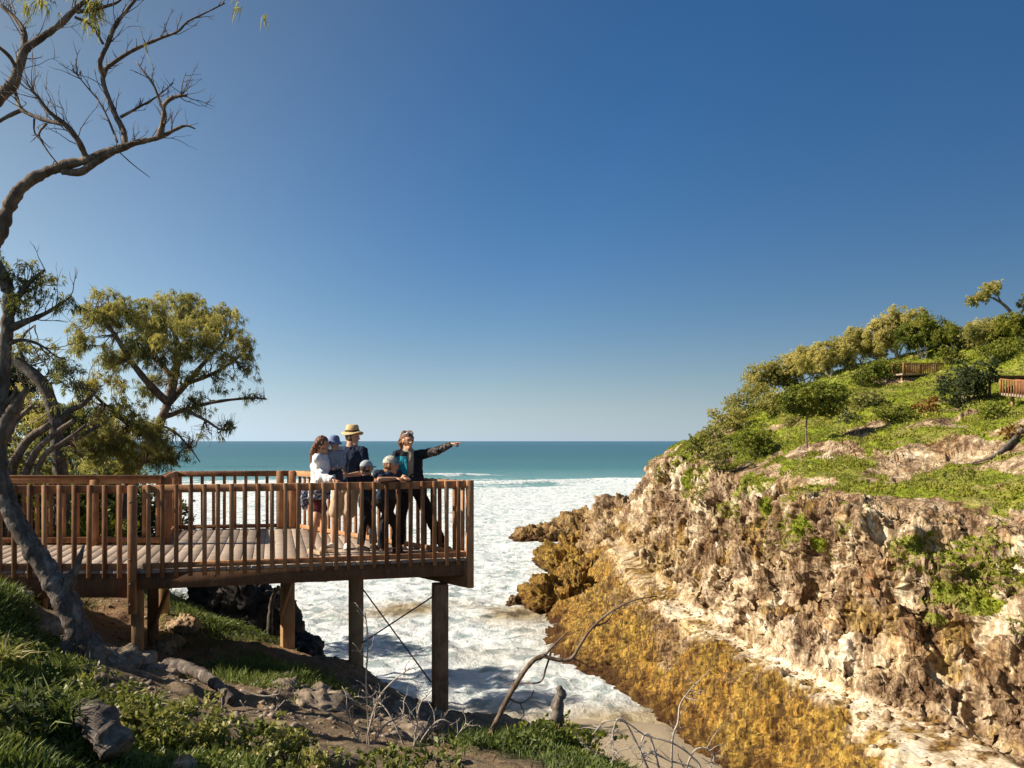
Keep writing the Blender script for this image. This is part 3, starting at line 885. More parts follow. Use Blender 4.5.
outcrop('tall brown rock mass joining the farthest rock finger to the headland', (20, 127, 0.3), (9, 9, 6.6), R(20), 12, 0.35, 0.2, blocky=.5)
outcrop('orange brown rock point in the middle of the three sea rocks, above the foam', (9.5, 98, 0.0), (6.0, 6.5, 4.4), R(-10), 13, 1.0)
outcrop('cream and brown rock shoulder behind the orange rock point, under the cliff', (13.0, 92, 1.0), (4.5, 9, 5.6), R(5), 14, 0.5, 0.5)
outcrop('yellow ochre rock knob nearest to the posts, rising from the foam', (5.6, 77, -0.2), (4.8, 5.2, 3.0), R(15), 16, 1.0)
outcrop('broad yellow ochre rock behind the rock knob, running up to the ledge', (8.6, 84, -0.2), (5.0, 6.0, 3.6), R(-20), 17, 1.0)
outcrop('small dark red boulder alone in the foam left of the ochre rocks', (0.25, 77.0, 0.0), (.8, .7, 1.1), 0.3, 18, 0.2, res=36)
_r = bpy.data.objects[-1]
# ================================================================ VIEWING DECK
def wood_mat(name, lo, mid, hi, rough=0.75):
    m, nt, b, out = new_mat(name)
    v = coords(nt, 'Object', (1, 1, 1))
    g = coords(nt, 'Object', (3.0, 3.0, 3.0))
    wv = tex_noise(nt, g, 1.3, 6, 0.65, 0.4)
    st = coords(nt, 'Object', (30, 30, 4))
    s = tex_noise(nt, st, 1.0, 6, 0.7, 0.2)
    f = mathn(nt, 'ADD', mathn(nt, 'MULTIPLY', wv, 0.55), mathn(nt, 'MULTIPLY', s, 0.45))
    var = attr(nt, 'tone')
    f = mathn(nt, 'ADD', f, mathn(nt, 'MULTIPLY', mathn(nt, 'SUBTRACT', var, 0.5), 0.28))
    L(nt, ramp(nt, f, [(0.3, lo), (0.5, mid), (0.7, hi)]), b.inputs['Base Color'])
    b.inputs['Roughness'].default_value = rough
    b.inputs['Specular IOR Level'].default_value = 0.25
    bump(nt, s, b, 0.35, 0.006)
    return m
WOOD = wood_mat('reddish_hardwood', (0.13, 0.055, 0.025), (0.31, 0.14, 0.06), (0.48, 0.26, 0.13))
BEAMW = wood_mat('dark_beam_wood', (0.10, 0.05, 0.025), (0.20, 0.10, 0.048), (0.30, 0.17, 0.085))
POSTW = wood_mat('post_wood', (0.18, 0.10, 0.05), (0.36, 0.215, 0.11), (0.50, 0.33, 0.18))
PLANK = wood_mat('grey_brown_planks', (0.20, 0.15, 0.12), (0.34, 0.26, 0.20), (0.46, 0.37, 0.30))
STEEL = simple_mat('galvanised_rod', (0.16, 0.15, 0.14), 0.5, 0.2, 20, 0)

DZ = CAMZ - 1.60            # top of the planks
RZ = CAMZ - 0.545           # top of the rail
P0 = np.array([-13.0, 9.85]); P1 = np.array([-4.66, 9.85]); P2 = np.array([-0.56, 10.95])
P3 = np.array([-3.98, 14.75]); P4 = np.array([-6.1, 14.4]); P5 = np.array([-5.42, 12.35]); P6 = np.array([-13.0, 12.35])
deck = empty('viewing_deck', (P1[0], P1[1], DZ - 0.5), 'reddish brown timber viewing deck with baluster railing on tall posts above the gorge', 'viewing deck')
def P(p, z): return np.array([p[0], p[1], z])

def clip_poly_line(poly, o, d):
    """intervals of the line o + t d inside the polygon"""
    ts = []
    n = len(poly)
    for k in range(n):
        a, b = poly[k], poly[(k + 1) % n]
        e = b - a
        den = d[0] * e[1] - d[1] * e[0]
        if abs(den) < 1e-9: continue
        t = ((a[0] - o[0]) * e[1] - (a[1] - o[1]) * e[0]) / den
        s_ = ((a[0] - o[0]) * d[1] - (a[1] - o[1]) * d[0]) / den
        if 0 <= s_ < 1: ts.append(t)
    ts.sort()
    return [(ts[k], ts[k + 1]) for k in range(0, len(ts) - 1, 2)]

poly = [P0, P1, P2, P3, P4, P5, P6]
pd = np.array([-0.30, 1.0]); pd /= np.linalg.norm(pd)
pn = np.array([pd[1], -pd[0]])
g = Geo()
k = 0
for s_ in np.arange(-14, 6, 0.147):
    o_ = pn * s_
    for t0, t1 in clip_poly_line(poly, o_, pd):
        if t1 - t0 < 0.1: continue
        a = o_ + pd * (t0 - 0.02); b = o_ + pd * (t1 + 0.02)
        gg = Geo(); gg.beam(P(a, DZ - 0.018), P(b, DZ - 0.018), 0.139, 0.036, bevel=0.004)
        g.add(gg.V[0], np.vstack(gg.Q) if gg.Q else None, np.vstack(gg.T) if gg.T else None, random.random())
    k += 1
g.build('decking', PLANK, deck, attr_name='tone')

def member(name, a, b, w, h, mat, parent, up=(0, 0, 1), bevel=0.005):
    gg = Geo(); gg.beam(a, b, w, h, up, bevel)
    gg.A = [np.full(gg.n, random.random())]
    return gg.build(name, mat, parent, attr_name='tone')

def side(a, b):
    d = (b - a) / np.linalg.norm(b - a)
    return d, np.array([d[1], -d[0]])       # outward when walking counter-clockwise seen from above

# edge beams and joists under the planks
def edge_beam(a, b, z1, z0, off, w=0.07):
    d, n = side(a, b)
    member('edge_beam', P(a + n * off, (z0 + z1) / 2), P(b + n * off, (z0 + z1) / 2), w, z1 - z0, BEAMW, deck)
zt = DZ - 0.04
edge_beam(P0, P1 + [-0.075, 0], zt, DZ - 0.33, -0.035)
edge_beam(P1 + [0.04, 0.01], P2 + [0.0, 0], zt, DZ - 0.235, -0.035)
edge_beam(P2, P3, zt, DZ - 0.40, -0.05)
edge_beam(P3, P4, zt, DZ - 0.30, -0.035)
edge_beam(P4, P5, zt, DZ - 0.30, -0.035)
edge_beam(P5, P6, zt, DZ - 0.33, -0.035)
for x in np.arange(-12.6, -0.9, 0.62):
    iv = clip_poly_line(poly, np.array([x, 0.0]), np.array([0.0, 1.0]))
    for a, b in iv:
        if b - a > 0.5:
            member('joist', (x, a + 0.09, DZ - 0.12), (x, b - 0.09, DZ - 0.12), 0.045, 0.15, BEAMW, deck)
member('bearer', (-12.9, 11.3, DZ - 0.29), (-2.6, 11.3, DZ - 0.29), 0.09, 0.19, BEAMW, deck)
member('bearer', (-5.9, 13.5, DZ - 0.29), (-2.95, 13.5, DZ - 0.29), 0.09, 0.19, BEAMW, deck)

# railings
def railing(a, b, pitch, outside=True, ztop=RZ, cap=False, ends=(0.06, 0.06), kick=False, drop=0.085):
    d, n = side(a, b)
    rl = bpy.data.objects.new('railing', None); C.objects.link(rl); rl.parent = deck
    ln = np.linalg.norm(b - a)
    if cap:                                       # wide flat handrail
        member('top_rail', P(a, ztop - 0.02), P(b, ztop - 0.02), 0.19, 0.04, WOOD, rl)
        member('top_rail', P(a - n * 0.0, ztop - 0.085), P(b, ztop - 0.085), 0.045, 0.085, WOOD, rl)
    else:
        member('top_rail', P(a - n * 0.026, ztop - 0.05), P(b - n * 0.026, ztop - 0.05), 0.045, 0.098, WOOD, rl)
    member('bottom_rail', P(a - n * 0.028, DZ + (0.05 if not kick else 0.075)), P(b - n * 0.028, DZ + (0.05 if not kick else 0.075)), 0.045, 0.07 if not kick else 0.09, WOOD, rl)
    m = int(round((ln - ends[0] - ends[1]) / pitch))
    for k in range(m + 1):
        t = ends[0] + (ln - ends[0] - ends[1]) * k / m
        p = a + d * t + n * (0.024 if outside else 0.0)
        zt_ = ztop + 0.004 if not cap else ztop - 0.045
        jit = np.random.default_rng(int(t * 1000) + m).normal(0, 0.003, 2)
        member('baluster', (p[0] + jit[0], p[1], DZ - drop), (p[0] + jit[1], p[1], zt_), 0.052, 0.040, WOOD, rl, up=(n[0], n[1], 0))
    return rl
_, n12 = side(P1, P2)
railing(P0, P1 + [-0.10, 0], 0.183)
railing(P1 + [0.10, 0.02], P2 + [-0.05, -0.015], 0.164, ends=(0.07, 0.13))
railing(P2 + [-0.04, 0.05], P3, 0.176, ends=(0.16, 0.1))
railing(P3, P4, 0.19, ends=(0.14, 0.12))
railing(P4 + [0.02, -0.05], P5 + [-0.02, 0.06], 0.19)
railing(P5, P6, 0.205, cap=True, kick=True, ztop=RZ + 0.015)

def post(x, y, z0, z1, w, mat=POSTW, rot=0.0, name='post', bolt=False):
    gg = Geo()
    ax = np.array(Matrix.Rotation(rot, 3, 'Z').transposed())
    gg.box((x, y, (z0 + z1) / 2), (w, w, z1 - z0), ax, 0.01)
    gg.A = [np.full(gg.n, random.random())]
    return gg.build(name, mat, deck, attr_name='tone')
a12 = math.atan2(P2[1] - P1[1], P2[0] - P1[0])
# railing posts
post(P1[0] + 0.0, P1[1] - 0.03, DZ - 0.52, RZ + 0.004, 0.092, WOOD, 0.08, 'railing_post')
post(P2[0] - 0.02, P2[1] + 0.01, DZ - 0.41, RZ + 0.01, 0.10, WOOD, a12, 'railing_post')
for p in (P3 + [-0.05, -0.07], P3 + [-0.27, -0.08], P4 + [0.05, -0.06], P5 + [0.03, 0.12]):
    post(p[0], p[1], DZ - 0.3, RZ + 0.0, 0.115, WOOD, 0.1, 'railing_post')
for x in (-6.4, -8.2, -10.0, -11.8):
    post(x, P5[1] - 0.09, DZ - 0.3, RZ - 0.05, 0.10, WOOD, 0, 'railing_post')
for x in (-7.3, -10.0, -12.5):
    post(x, P1[1] + 0.09, DZ - 0.3, RZ - 0.06, 0.10, WOOD, 0, 'railing_post')
# tall posts down to the ground
def leg(px, D, w, rot=0.0, ztop=None, sink=0.3):
    g0 = on_land(px, D)
    return post(g0[0], g0[1], g0[2] - sink, (DZ - 0.235) if ztop is None else ztop, w, POSTW, rot)
leg(137.5, 10.12, 0.125, 0.1)
leg(153, 12.0, 0.15, 0.5, DZ - 0.385)
leg(164, 13.45, 0.14, 0.1, DZ - 0.385)
leg(287.5, 13.45, 0.20, 0.5, DZ - 0.385)
leg(356, 12.55, 0.20, 0.4, DZ - 0.2, 0.5)
leg(440, 11.25, 0.20, 0.32, DZ - 0.4, 0.6)
leg(40, 11.3, 0.15, 0.1, DZ - 0.385)
leg(-60, 11.3, 0.15, 0.1, DZ - 0.385)
# knee brace and steel cross rods between the last two posts
member('brace', W(153, 628, 11.9), W(168, 590, 11.9), 0.07, 0.05, POSTW, deck)
member('brace', W(281, 615, 13.3), W(291, 584, 13.3), 0.07, 0.05, POSTW, deck)
for a, b in ((W(362, 588, 12.45), W(431, 682, 11.3)), (W(362, 643, 12.5), W(432, 597, 11.3))):
    gg = Geo(); gg.tube([a, b], 0.011, 6); gg.build('tension_rod', STEEL, deck)
gg = Geo(); gg.box(on_land(140, 10.0) + [0.03, -0.02, 0.03], (0.30, 0.28, 0.22), None, 0.03); gg.A = [np.full(gg.n, .5)]
CONC = simple_mat('pale_concrete', (0.34, 0.30, 0.25), 0.9, 0.25, 12, 0.4)
gg.build('footing', CONC, deck)

BOLT = simple_mat('bolt_steel', (0.10, 0.09, 0.085), 0.45, 0.2, 20, 0)
d12, n12_ = side(P1, P2)
for t in np.arange(0.35, 4.1, 0.6):
    for dz in (-0.10, -0.18):
        q = P1 + d12 * t + n12_ * 0.004
        g = Geo(); g.tube([P(q, DZ + dz), P(q + n12_ * 0.016, DZ + dz)], 0.013, 8); g.build('bolt', BOLT, deck)
for dz in (-0.15, -0.40, 0.15, 0.85):
    g = Geo(); g.tube([(P1[0], P1[1] - .08, DZ + dz), (P1[0], P1[1] - .096, DZ + dz)], 0.014, 8); g.build('bolt', BOLT, deck)
# ================================================================ VEGETATION
def leaf_mat(name, stops, trans=0.35, rough=0.6):
    m, nt, b, out = new_mat(name)
    c = ramp(nt, attr(nt, 'tone'), stops)
    L(nt, c, b.inputs['Base Color'])
    b.inputs['Roughness'].default_value = rough
    b.inputs['Specular IOR Level'].default_value = 0.3
    t = nt.nodes.new('ShaderNodeBsdfTranslucent')
    L(nt, mixc(nt, 1.0, c, (1.0, 1.0, 0.55), 'MULTIPLY'), t.inputs[0])
    mx = nt.nodes.new('ShaderNodeMixShader')
    mx.inputs[0].default_value = trans
    L(nt, b.outputs[0], mx.inputs[1]); L(nt, t.outputs[0], mx.inputs[2])
    L(nt, mx.outputs[0], out.inputs[0])
    return m
LEAF_OLIVE = leaf_mat('olive_leaves', [(0.0, (0.08, 0.095, 0.045)), (0.30, (0.19, 0.20, 0.075)), (0.6, (0.38, 0.35, 0.12)), (1.0, (0.58, 0.51, 0.21))], 0.5)
LEAF_DARK = leaf_mat('dark_green_leaves', [(0.0, (0.035, 0.048, 0.025)), (0.5, (0.085, 0.11, 0.045)), (1.0, (0.19, 0.20, 0.08))], 0.4)
LEAF_GREEN = leaf_mat('bright_green_leaves', [(0.0, (0.06, 0.08, 0.014)), (0.5, (0.17, 0.20, 0.025)), (1.0, (0.36, 0.34, 0.06))])
LEAF_CREST = leaf_mat('pale_olive_leaves', [(0.0, (0.16, 0.17, 0.06)), (0.4, (0.36, 0.34, 0.11)), (0.7, (0.56, 0.49, 0.17)), (1.0, (0.68, 0.60, 0.28))], 0.5)
LEAF_RUST = leaf_mat('rusty_leaves', [(0.0, (0.10, 0.05, 0.015)), (0.5, (0.26, 0.14, 0.03)), (1.0, (0.42, 0.26, 0.06))])
LEAF_FORE = leaf_mat('glossy_shrub_leaves', [(0.0, (0.06, 0.08, 0.022)), (0.45, (0.15, 0.18, 0.045)), (0.8, (0.33, 0.32, 0.10)), (1.0, (0.52, 0.45, 0.20))], 0.3, 0.45)
GRASS = leaf_mat('grass_blades', [(0.0, (0.075, 0.10, 0.03)), (0.45, (0.17, 0.22, 0.055)), (0.75, (0.32, 0.33, 0.09)), (1.0, (0.52, 0.44, 0.22))], 0.3, 0.6)

def bark_mat(name, lo, mid, hi, scale=10, bmp=0.9):
    m, nt, b, out = new_mat(name)
    v = coords(nt, 'Object', (1, 1, 0.35))
    a = tex_noise(nt, v, scale, 8, 0.7, 0.6)
    c = tex_noise(nt, coords(nt), scale * 0.25, 5, 0.6)
    f = mathn(nt, 'ADD', mathn(nt, 'MULTIPLY', a, 0.65), mathn(nt, 'MULTIPLY', c, 0.35))
    L(nt, ramp(nt, f, [(0.34, lo), (0.5, mid), (0.66, hi)]), b.inputs['Base Color'])
    b.inputs['Roughness'].default_value = 0.9
    b.inputs['Specular IOR Level'].default_value = 0.15
    bump(nt, a, b, bmp, 0.02)
    return m
BARK = bark_mat('grey_brown_bark', (0.05, 0.036, 0.027), (0.17, 0.125, 0.095), (0.38, 0.30, 0.235), 14)
BARK_DARK = bark_mat('charred_bark', (0.035, 0.028, 0.024), (0.13, 0.105, 0.088), (0.36, 0.305, 0.26), 16)
BARK_PALE = bark_mat('weathered_pale_wood', (0.26, 0.21, 0.17), (0.46, 0.39, 0.33), (0.62, 0.56, 0.49), 14, 0.6)

def unit(n_, g=rng):
    v = g.normal(size=(n_, 3))
    return v / (np.linalg.norm(v, axis=1, keepdims=True) + 1e-9)

def leaves(P, D, ln, wd, tone, droop=0.0, nrm=None):
    """diamond leaves: base P, direction D (unit), lengths, widths"""
    n_ = len(P)
    ln = np.broadcast_to(ln, n_)[:, None]; wd = np.broadcast_to(wd, n_)[:, None]
    if nrm is None: nrm = unit(n_)
    S = np.cross(D, nrm); S /= np.linalg.norm(S, axis=1, keepdims=True) + 1e-9
    mid = P + D * ln * 0.5
    tip = P + D * ln
    tip[:, 2] -= (droop * ln[:, 0])
    V = np.stack([P, mid + S * wd * 0.5, tip, mid - S * wd * 0.5], 1).reshape(-1, 3)
    F = np.arange(n_ * 4).reshape(-1, 4)
    return V, F, np.repeat(tone, 4)

def tufts(blobs, per_m3, k, ln, wd, gaps=0.0, gfreq=2.0, seed=0, droop=0.3, spread=0.9, shell=0.45, tone0=0.5, tonev=0.25, up=0.3, nmax=60000):
    """leaf tufts scattered in ellipsoids [(centre, radii, density factor, tone shift)]"""
    g = np.random.default_rng(seed)
    Ps, To = [], []
    for b_ in blobs:
        c, r = np.asarray(b_[0], float), np.asarray(b_[1], float)
        f = b_[2] if len(b_) > 2 else 1.0
        ts = b_[3] if len(b_) > 3 else 0.0
        n_ = int(per_m3 * f * 4.19 * r.prod())
        if n_ < 3: n_ = 3
        d = unit(n_, g)
        rad = g.random(n_) ** shell
        # uneven outline
        w = 1 + 0.38 * fbm(d * 1.7 + c * 0.7, 3, seed + 5)
        p = c + d * r * (rad * w)[:, None]
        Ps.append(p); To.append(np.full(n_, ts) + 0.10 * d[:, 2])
    p = np.vstack(Ps); t = np.concatenate(To)
    if gaps > 0:
        q = fbm(p * gfreq, 3, seed + 9)
        keep = q > (gaps - 0.5) * 0.8
        p = p[keep]; t = t[keep]
    if len(p) > nmax:
        s_ = g.permutation(len(p))[:nmax]; p = p[s_]; t = t[s_]
    n_ = len(p)
    tone = tone0 + t + tonev * fbm(p * gfreq * 0.6 + 3, 2, seed + 11) + g.normal(0, 0.07, n_)
    main = unit(n_, g); main[:, 2] += up; main /= np.linalg.norm(main, axis=1, keepdims=True)
    PP = np.repeat(p, k, 0); MM = np.repeat(main, k, 0)
    D = MM + spread * unit(n_ * k, g) * g.random((n_ * k, 1)) * 1.3
    D /= np.linalg.norm(D, axis=1, keepdims=True)
    PP = PP + unit(n_ * k, g) * (ln * 0.25)
    lns = ln * (0.6 + 0.8 * g.random(n_ * k))
    tt = np.clip(np.repeat(tone, k) + g.normal(0, 0.08, n_ * k), 0, 1)
    return leaves(PP, D, lns, wd * (0.7 + 0.6 * g.random(n_ * k)), tt, droop, unit(n_ * k, g))

def limb(geo, pts, r0, r1, n=8, rough=0.12, res=None, seed=0, nscale=6.0):
    pts = np.asarray(pts, float)
    if res is None:
        ln = np.linalg.norm(np.diff(pts, axis=0), axis=1).sum()
        res = max(ln / 24, r0 * 0.35)
    m = len(pts)
    geo.tube(pts, np.linspace(r0, r1, m), n, rough, seed, res, nscale=nscale)

def wiggle(a, b, n, amp, g):
    t = np.linspace(0, 1, n)[:, None]
    p = a + (b - a) * t
    ln = np.linalg.norm(b - a)
    o = g.normal(0, amp * ln, (n, 3)); o[0] = 0; o[-1] = 0
    return p + o

def twigs(geo, path, g, count, ln, r, depth=2, spread=0.9, upw=0.25, n=4, t0=0.15):
    """thin side twigs with their own twigs, along a path"""
    path = np.asarray(path, float)
    seg = np.concatenate([[0], np.cumsum(np.linalg.norm(np.diff(path, axis=0), axis=1))])
    for _ in range(count):
        s_ = seg[-1] * (t0 + (1 - t0) * g.random())
        k = min(np.searchsorted(seg, s_, side='right') - 1, len(path) - 2)
        f = (s_ - seg[k]) / (seg[k + 1] - seg[k] + 1e-9)
        p = path[k] * (1 - f) + path[k + 1] * f
        t = path[k + 1] - path[k]; t /= np.linalg.norm(t) + 1e-9
        d = t * 0.8 + spread * unit(1, g)[0] + np.array([0, 0, upw]); d /= np.linalg.norm(d)
        l_ = ln * (0.4 + 0.9 * g.random())
        m = 5
        q = [p]
        for i in range(m - 1):
            d = d + 0.35 * unit(1, g)[0] + np.array([0, 0, upw * 0.3]); d /= np.linalg.norm(d)
            q.append(q[-1] + d * l_ / (m - 1))
        q = np.array(q)
        geo.tube(q, np.linspace(r, r * 0.35, m), n)
        if depth > 1:
            twigs(geo, q, g, g.integers(1, 4), l_ * 0.55, r * 0.6, depth - 1, spread, upw, max(3, n - 1))

def px_blob(px, py, rx, ry, D, f=1.0, ts=0.0, depth=None):
    c = W(px, py, D); s_ = D / FPX
    return (c, (rx * s_, depth if depth else 0.5 * (rx + ry) * s_, ry * s_), f, ts)

def build_leaves(name, data, mat, parent):
    V, F, T = data
    return mesh_np(name, V, F, mat, parent, {'tone': T})

def tree(name, label, cat, base, trunk_paths, blobs, leafargs, leafm, barkm, group=None, twig=None, seed=1):
    root = empty(name, tuple(base), label, cat, group)
    g = Geo(); gr = np.random.default_rng(seed)
    for k, (pts, r0, r1) in enumerate(trunk_paths):
        limb(g, pts, r0, r1, 10 if r0 > 0.05 else 7, 0.14, None, seed + k)
    if twig:
        nodes = np.vstack([np.asarray(p)[len(p) // 3:] for p, _, _ in trunk_paths])
        for b_ in blobs:
            c = np.asarray(b_[0]); r = np.asarray(b_[1])
            for _ in range(twig[0]):
                e = c + unit(1, gr)[0] * r * 0.75 * gr.random() ** 0.4
                s_ = nodes[np.argmin(np.linalg.norm(nodes - e, axis=1) + 0.25 * gr.random(len(nodes)))]
                q = wiggle(s_, e, 6, 0.05, gr)
                g.tube(q, np.linspace(twig[1], twig[1] * 0.3, 6), 5)
                if len(twig) > 2: twigs(g, q, gr, twig[2], twig[3], twig[1] * 0.4, 1)
    if g.n: g.build('trunk', barkm, root, True)
    if blobs:
        build_leaves('crown', tufts(blobs, seed=seed, **leafargs), leafm, root)
    return root

# ---------------------------------------------------------------- the trees on this side
D1 = 18.0
def w1(*a): return [W(x, y, D1 + (d[0] if d else 0)) for x, y, *d in a]
b1 = on_land(118, D1); b1[2] -= 0.3
big = [(np.vstack([b1, w1((128,480),(140,462),(153,438),(162,418),(168,403))]), 0.13, 0.085),
       (w1((168,403),(174,380),(178,350),(172,325)), 0.11, 0.04),
       (w1((168,403),(185,385,.4),(205,362,.6),(225,340,.8)), 0.09, 0.03),
       (w1((168,403),(150,385,-.4),(130,360,-.6),(115,335,-.8),(98,312,-.8)), 0.09, 0.03),
       (w1((174,380),(155,355,.5),(145,330,.7)), 0.07, 0.03),
       (w1((162,418),(185,410,.3),(215,402,.6),(250,398,.8),(266,399,.8)), 0.06, 0.015),
       (w1((185,410),(205,420,-.3),(222,430,-.5),(236,428,-.5)), 0.04, 0.012),
       (w1((153,438),(130,425,-.4),(105,405,-.8),(88,388,-1)), 0.07, 0.02),
       (w1((188,383),(210,375),(235,360),(250,345)), 0.05, 0.015),
       (w1((160,425),(175,432),(190,448),(200,462)), 0.03, 0.01)]
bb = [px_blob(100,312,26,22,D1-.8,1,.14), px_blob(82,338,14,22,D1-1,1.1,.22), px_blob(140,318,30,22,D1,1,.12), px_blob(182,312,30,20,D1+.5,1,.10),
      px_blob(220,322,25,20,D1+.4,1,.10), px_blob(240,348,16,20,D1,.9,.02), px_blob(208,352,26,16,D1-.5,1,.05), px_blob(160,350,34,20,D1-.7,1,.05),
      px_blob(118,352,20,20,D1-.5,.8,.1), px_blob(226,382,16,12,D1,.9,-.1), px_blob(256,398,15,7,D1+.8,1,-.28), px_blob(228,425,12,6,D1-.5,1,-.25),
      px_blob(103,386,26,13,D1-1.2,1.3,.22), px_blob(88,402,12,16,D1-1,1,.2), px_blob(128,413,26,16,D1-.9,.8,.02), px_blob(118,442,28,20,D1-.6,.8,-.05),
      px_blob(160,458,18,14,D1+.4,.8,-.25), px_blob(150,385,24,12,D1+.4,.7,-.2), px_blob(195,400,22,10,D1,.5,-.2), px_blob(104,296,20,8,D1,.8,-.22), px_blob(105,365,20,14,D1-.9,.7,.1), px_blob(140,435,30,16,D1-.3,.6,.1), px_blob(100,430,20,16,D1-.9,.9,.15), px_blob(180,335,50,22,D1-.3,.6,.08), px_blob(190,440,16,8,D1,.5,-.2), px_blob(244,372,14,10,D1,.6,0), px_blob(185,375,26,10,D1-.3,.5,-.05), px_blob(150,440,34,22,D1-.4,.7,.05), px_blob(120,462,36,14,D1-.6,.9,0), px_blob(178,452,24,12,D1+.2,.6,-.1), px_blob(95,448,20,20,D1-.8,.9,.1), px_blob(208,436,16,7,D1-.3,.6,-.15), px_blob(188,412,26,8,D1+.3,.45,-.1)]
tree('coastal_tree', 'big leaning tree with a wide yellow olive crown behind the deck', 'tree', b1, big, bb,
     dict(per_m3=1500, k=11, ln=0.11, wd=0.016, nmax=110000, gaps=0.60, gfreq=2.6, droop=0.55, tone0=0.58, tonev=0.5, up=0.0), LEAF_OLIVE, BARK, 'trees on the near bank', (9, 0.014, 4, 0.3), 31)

D3 = 16.0
b3 = on_land(64, D3); b3[2] -= 0.3
def w3(*a): return [W(x, y, D3 + (d[0] if d else 0)) for x, y, *d in a]
tree('coastal_tree', 'dark arching trunk with small dark crown between the dead trunk and the big tree', 'tree', b3,
     [(np.vstack([b3, w3((62,500),(60,470),(57,440),(54,412),(42,383),(28,370),(13,360),(-6,350))]), 0.15, 0.09),
      (w3((57,430),(68,412),(82,405),(95,392)), 0.08, 0.03), (w3((58,455),(72,440),(88,432),(100,425)), 0.07, 0.03),
      (w3((28,370),(20,350),(24,335),(35,325)), 0.04, 0.015)],
     [px_blob(62,372,20,16,D3,1), px_blob(78,388,14,12,D3,1), px_blob(45,352,16,16,D3,.5,.5), px_blob(20,345,18,14,D3,.7,.4), px_blob(86,430,14,10,D3,.5,.2), px_blob(30,395,18,16,D3+1,.6,.5), px_blob(40,425,22,14,D3+1,.7,.6)],
     dict(per_m3=1300, k=10, ln=0.11, wd=0.018, gaps=0.55, gfreq=3, droop=0.5, tone0=0.30, tonev=0.4), LEAF_OLIVE, BARK_DARK, 'trees on the near bank', (5, 0.018, 2, 0.25), 41)
# gnarled screw roots and low trunks seen over the far handrail
D4 = 15.2
b4 = on_land(8, D4)
def w4(*a): return [W(x, y, D4 + (d[0] if d else 0)) for x, y, *d in a]
tree('gnarled_tree', 'gnarled low tree with twisting brown trunks at the left edge behind the handrail', 'tree', b4,
     [(np.vstack([b4 - [0, 0, .3], w4((10,480),(18,455),(30,438),(50,425))]), 0.11, 0.06), (w4((20,490),(28,465),(38,448),(52,436),(74,420)), 0.09, 0.04),
      (w4((2,495),(0,450),(12,425),(30,408)), 0.09, 0.04), (w4((34,480),(45,455),(66,440),(86,425)), 0.06, 0.03)],
     [px_blob(36,405,18,12,D4+.5,.5,.1), px_blob(10,430,14,14,D4+.5,.5,.1), px_blob(78,452,16,12,D4+.6,.6,-.2)],
     dict(per_m3=800, k=8, ln=0.12, wd=0.022, gaps=0.5, gfreq=3, droop=0.5, tone0=0.5), LEAF_OLIVE, BARK, 'trees on the near bank', (4, 0.02, 3, 0.3), 43)

# forked, half dead tree in front of the deck
D5 = 8.0
b5 = on_land(92, D5)
def w5(*a): return [W(x, y, D5 + (d[0] if d else 0)) for x, y, *d in a]
root = empty('forked_tree', tuple(b5), 'dark forked trunk leaning in front of the deck, with a torn limb', 'tree')
g = Geo()
limb(g, np.vstack([b5 + [0.08, 0, -0.25], b5 + [0.0, 0, 0.05], w5((78,630),(66,602),(52,578),(38,556),(20,528),(6,498),(0,470),(-2,430),(1,395),(5,350),(8,312),(8,285))]), 0.122, 0.045, 18, 0.28, 0.025, 5, 10)
limb(g, w5((60,600),(68,586),(76,568),(84,545)), 0.085, 0.012, 10, 0.22, 0.02, 6, 9)
limb(g, w5((84,640),(94,668,.1),(106,690,.2)), 0.12, 0.03, 10, 0.3, 0.03, 7, 7)
limb(g, w5((72,640),(62,668,-.2),(58,690,-.4)), 0.11, 0.03, 10, 0.3, 0.03, 8, 7)
limb(g, w5((7,320),(16,300),(30,282),(45,270)), 0.05, 0.012, 8, 0.2, None, 9)
limb(g, w5((7,330),(25,322),(48,312),(72,296)), 0.04, 0.008, 8, 0.2, None, 10)
limb(g, w5((4,345),(22,340),(40,345),(58,358)), 0.025, 0.006, 6, 0.2, None, 11)
limb(g, w5((8,290),(2,270),(-10,250)), 0.06, 0.02, 8, 0.2, None, 12)
gr = np.random.default_rng(5)
for q in (w5((16,300),(30,282),(45,270)), w5((25,322),(48,312),(72,296)), w5((22,340),(40,345),(58,358))):
    twigs(g, q, gr, 10, 0.28, 0.006, 2)
g.build('trunk', BARK_DARK, root, True)
g = Geo()
limb(g, w5((0,440),(8,420),(18,402),(27,388)), 0.085, 0.025, 12, 0.45, 0.02, 14, 12)
limb(g, w5((-4,425),(6,405),(14,396),(16,386)), 0.05, 0.01, 10, 0.5, 0.02, 15, 12)
o = g.build('torn_limb', BARK, root, True); o['label'] = 'splintered stub of a torn limb'
build_leaves('crown', tufts([px_blob(12,275,18,16,D5,1), px_blob(45,282,17,14,D5+.1,1), px_blob(30,298,22,12,D5,.8), px_blob(66,305,14,10,D5,1), px_blob(15,305,18,12,D5,.6), px_blob(52,325,12,6,D5,.5), px_blob(-15,260,20,25,D5,1), px_blob(30,262,12,6,D5,.8,.2)],
    per_m3=9000, k=9, ln=0.062, wd=0.011, gaps=0.55, gfreq=6, droop=0.5, seed=77, tone0=0.36, tonev=0.5), LEAF_OLIVE, root)

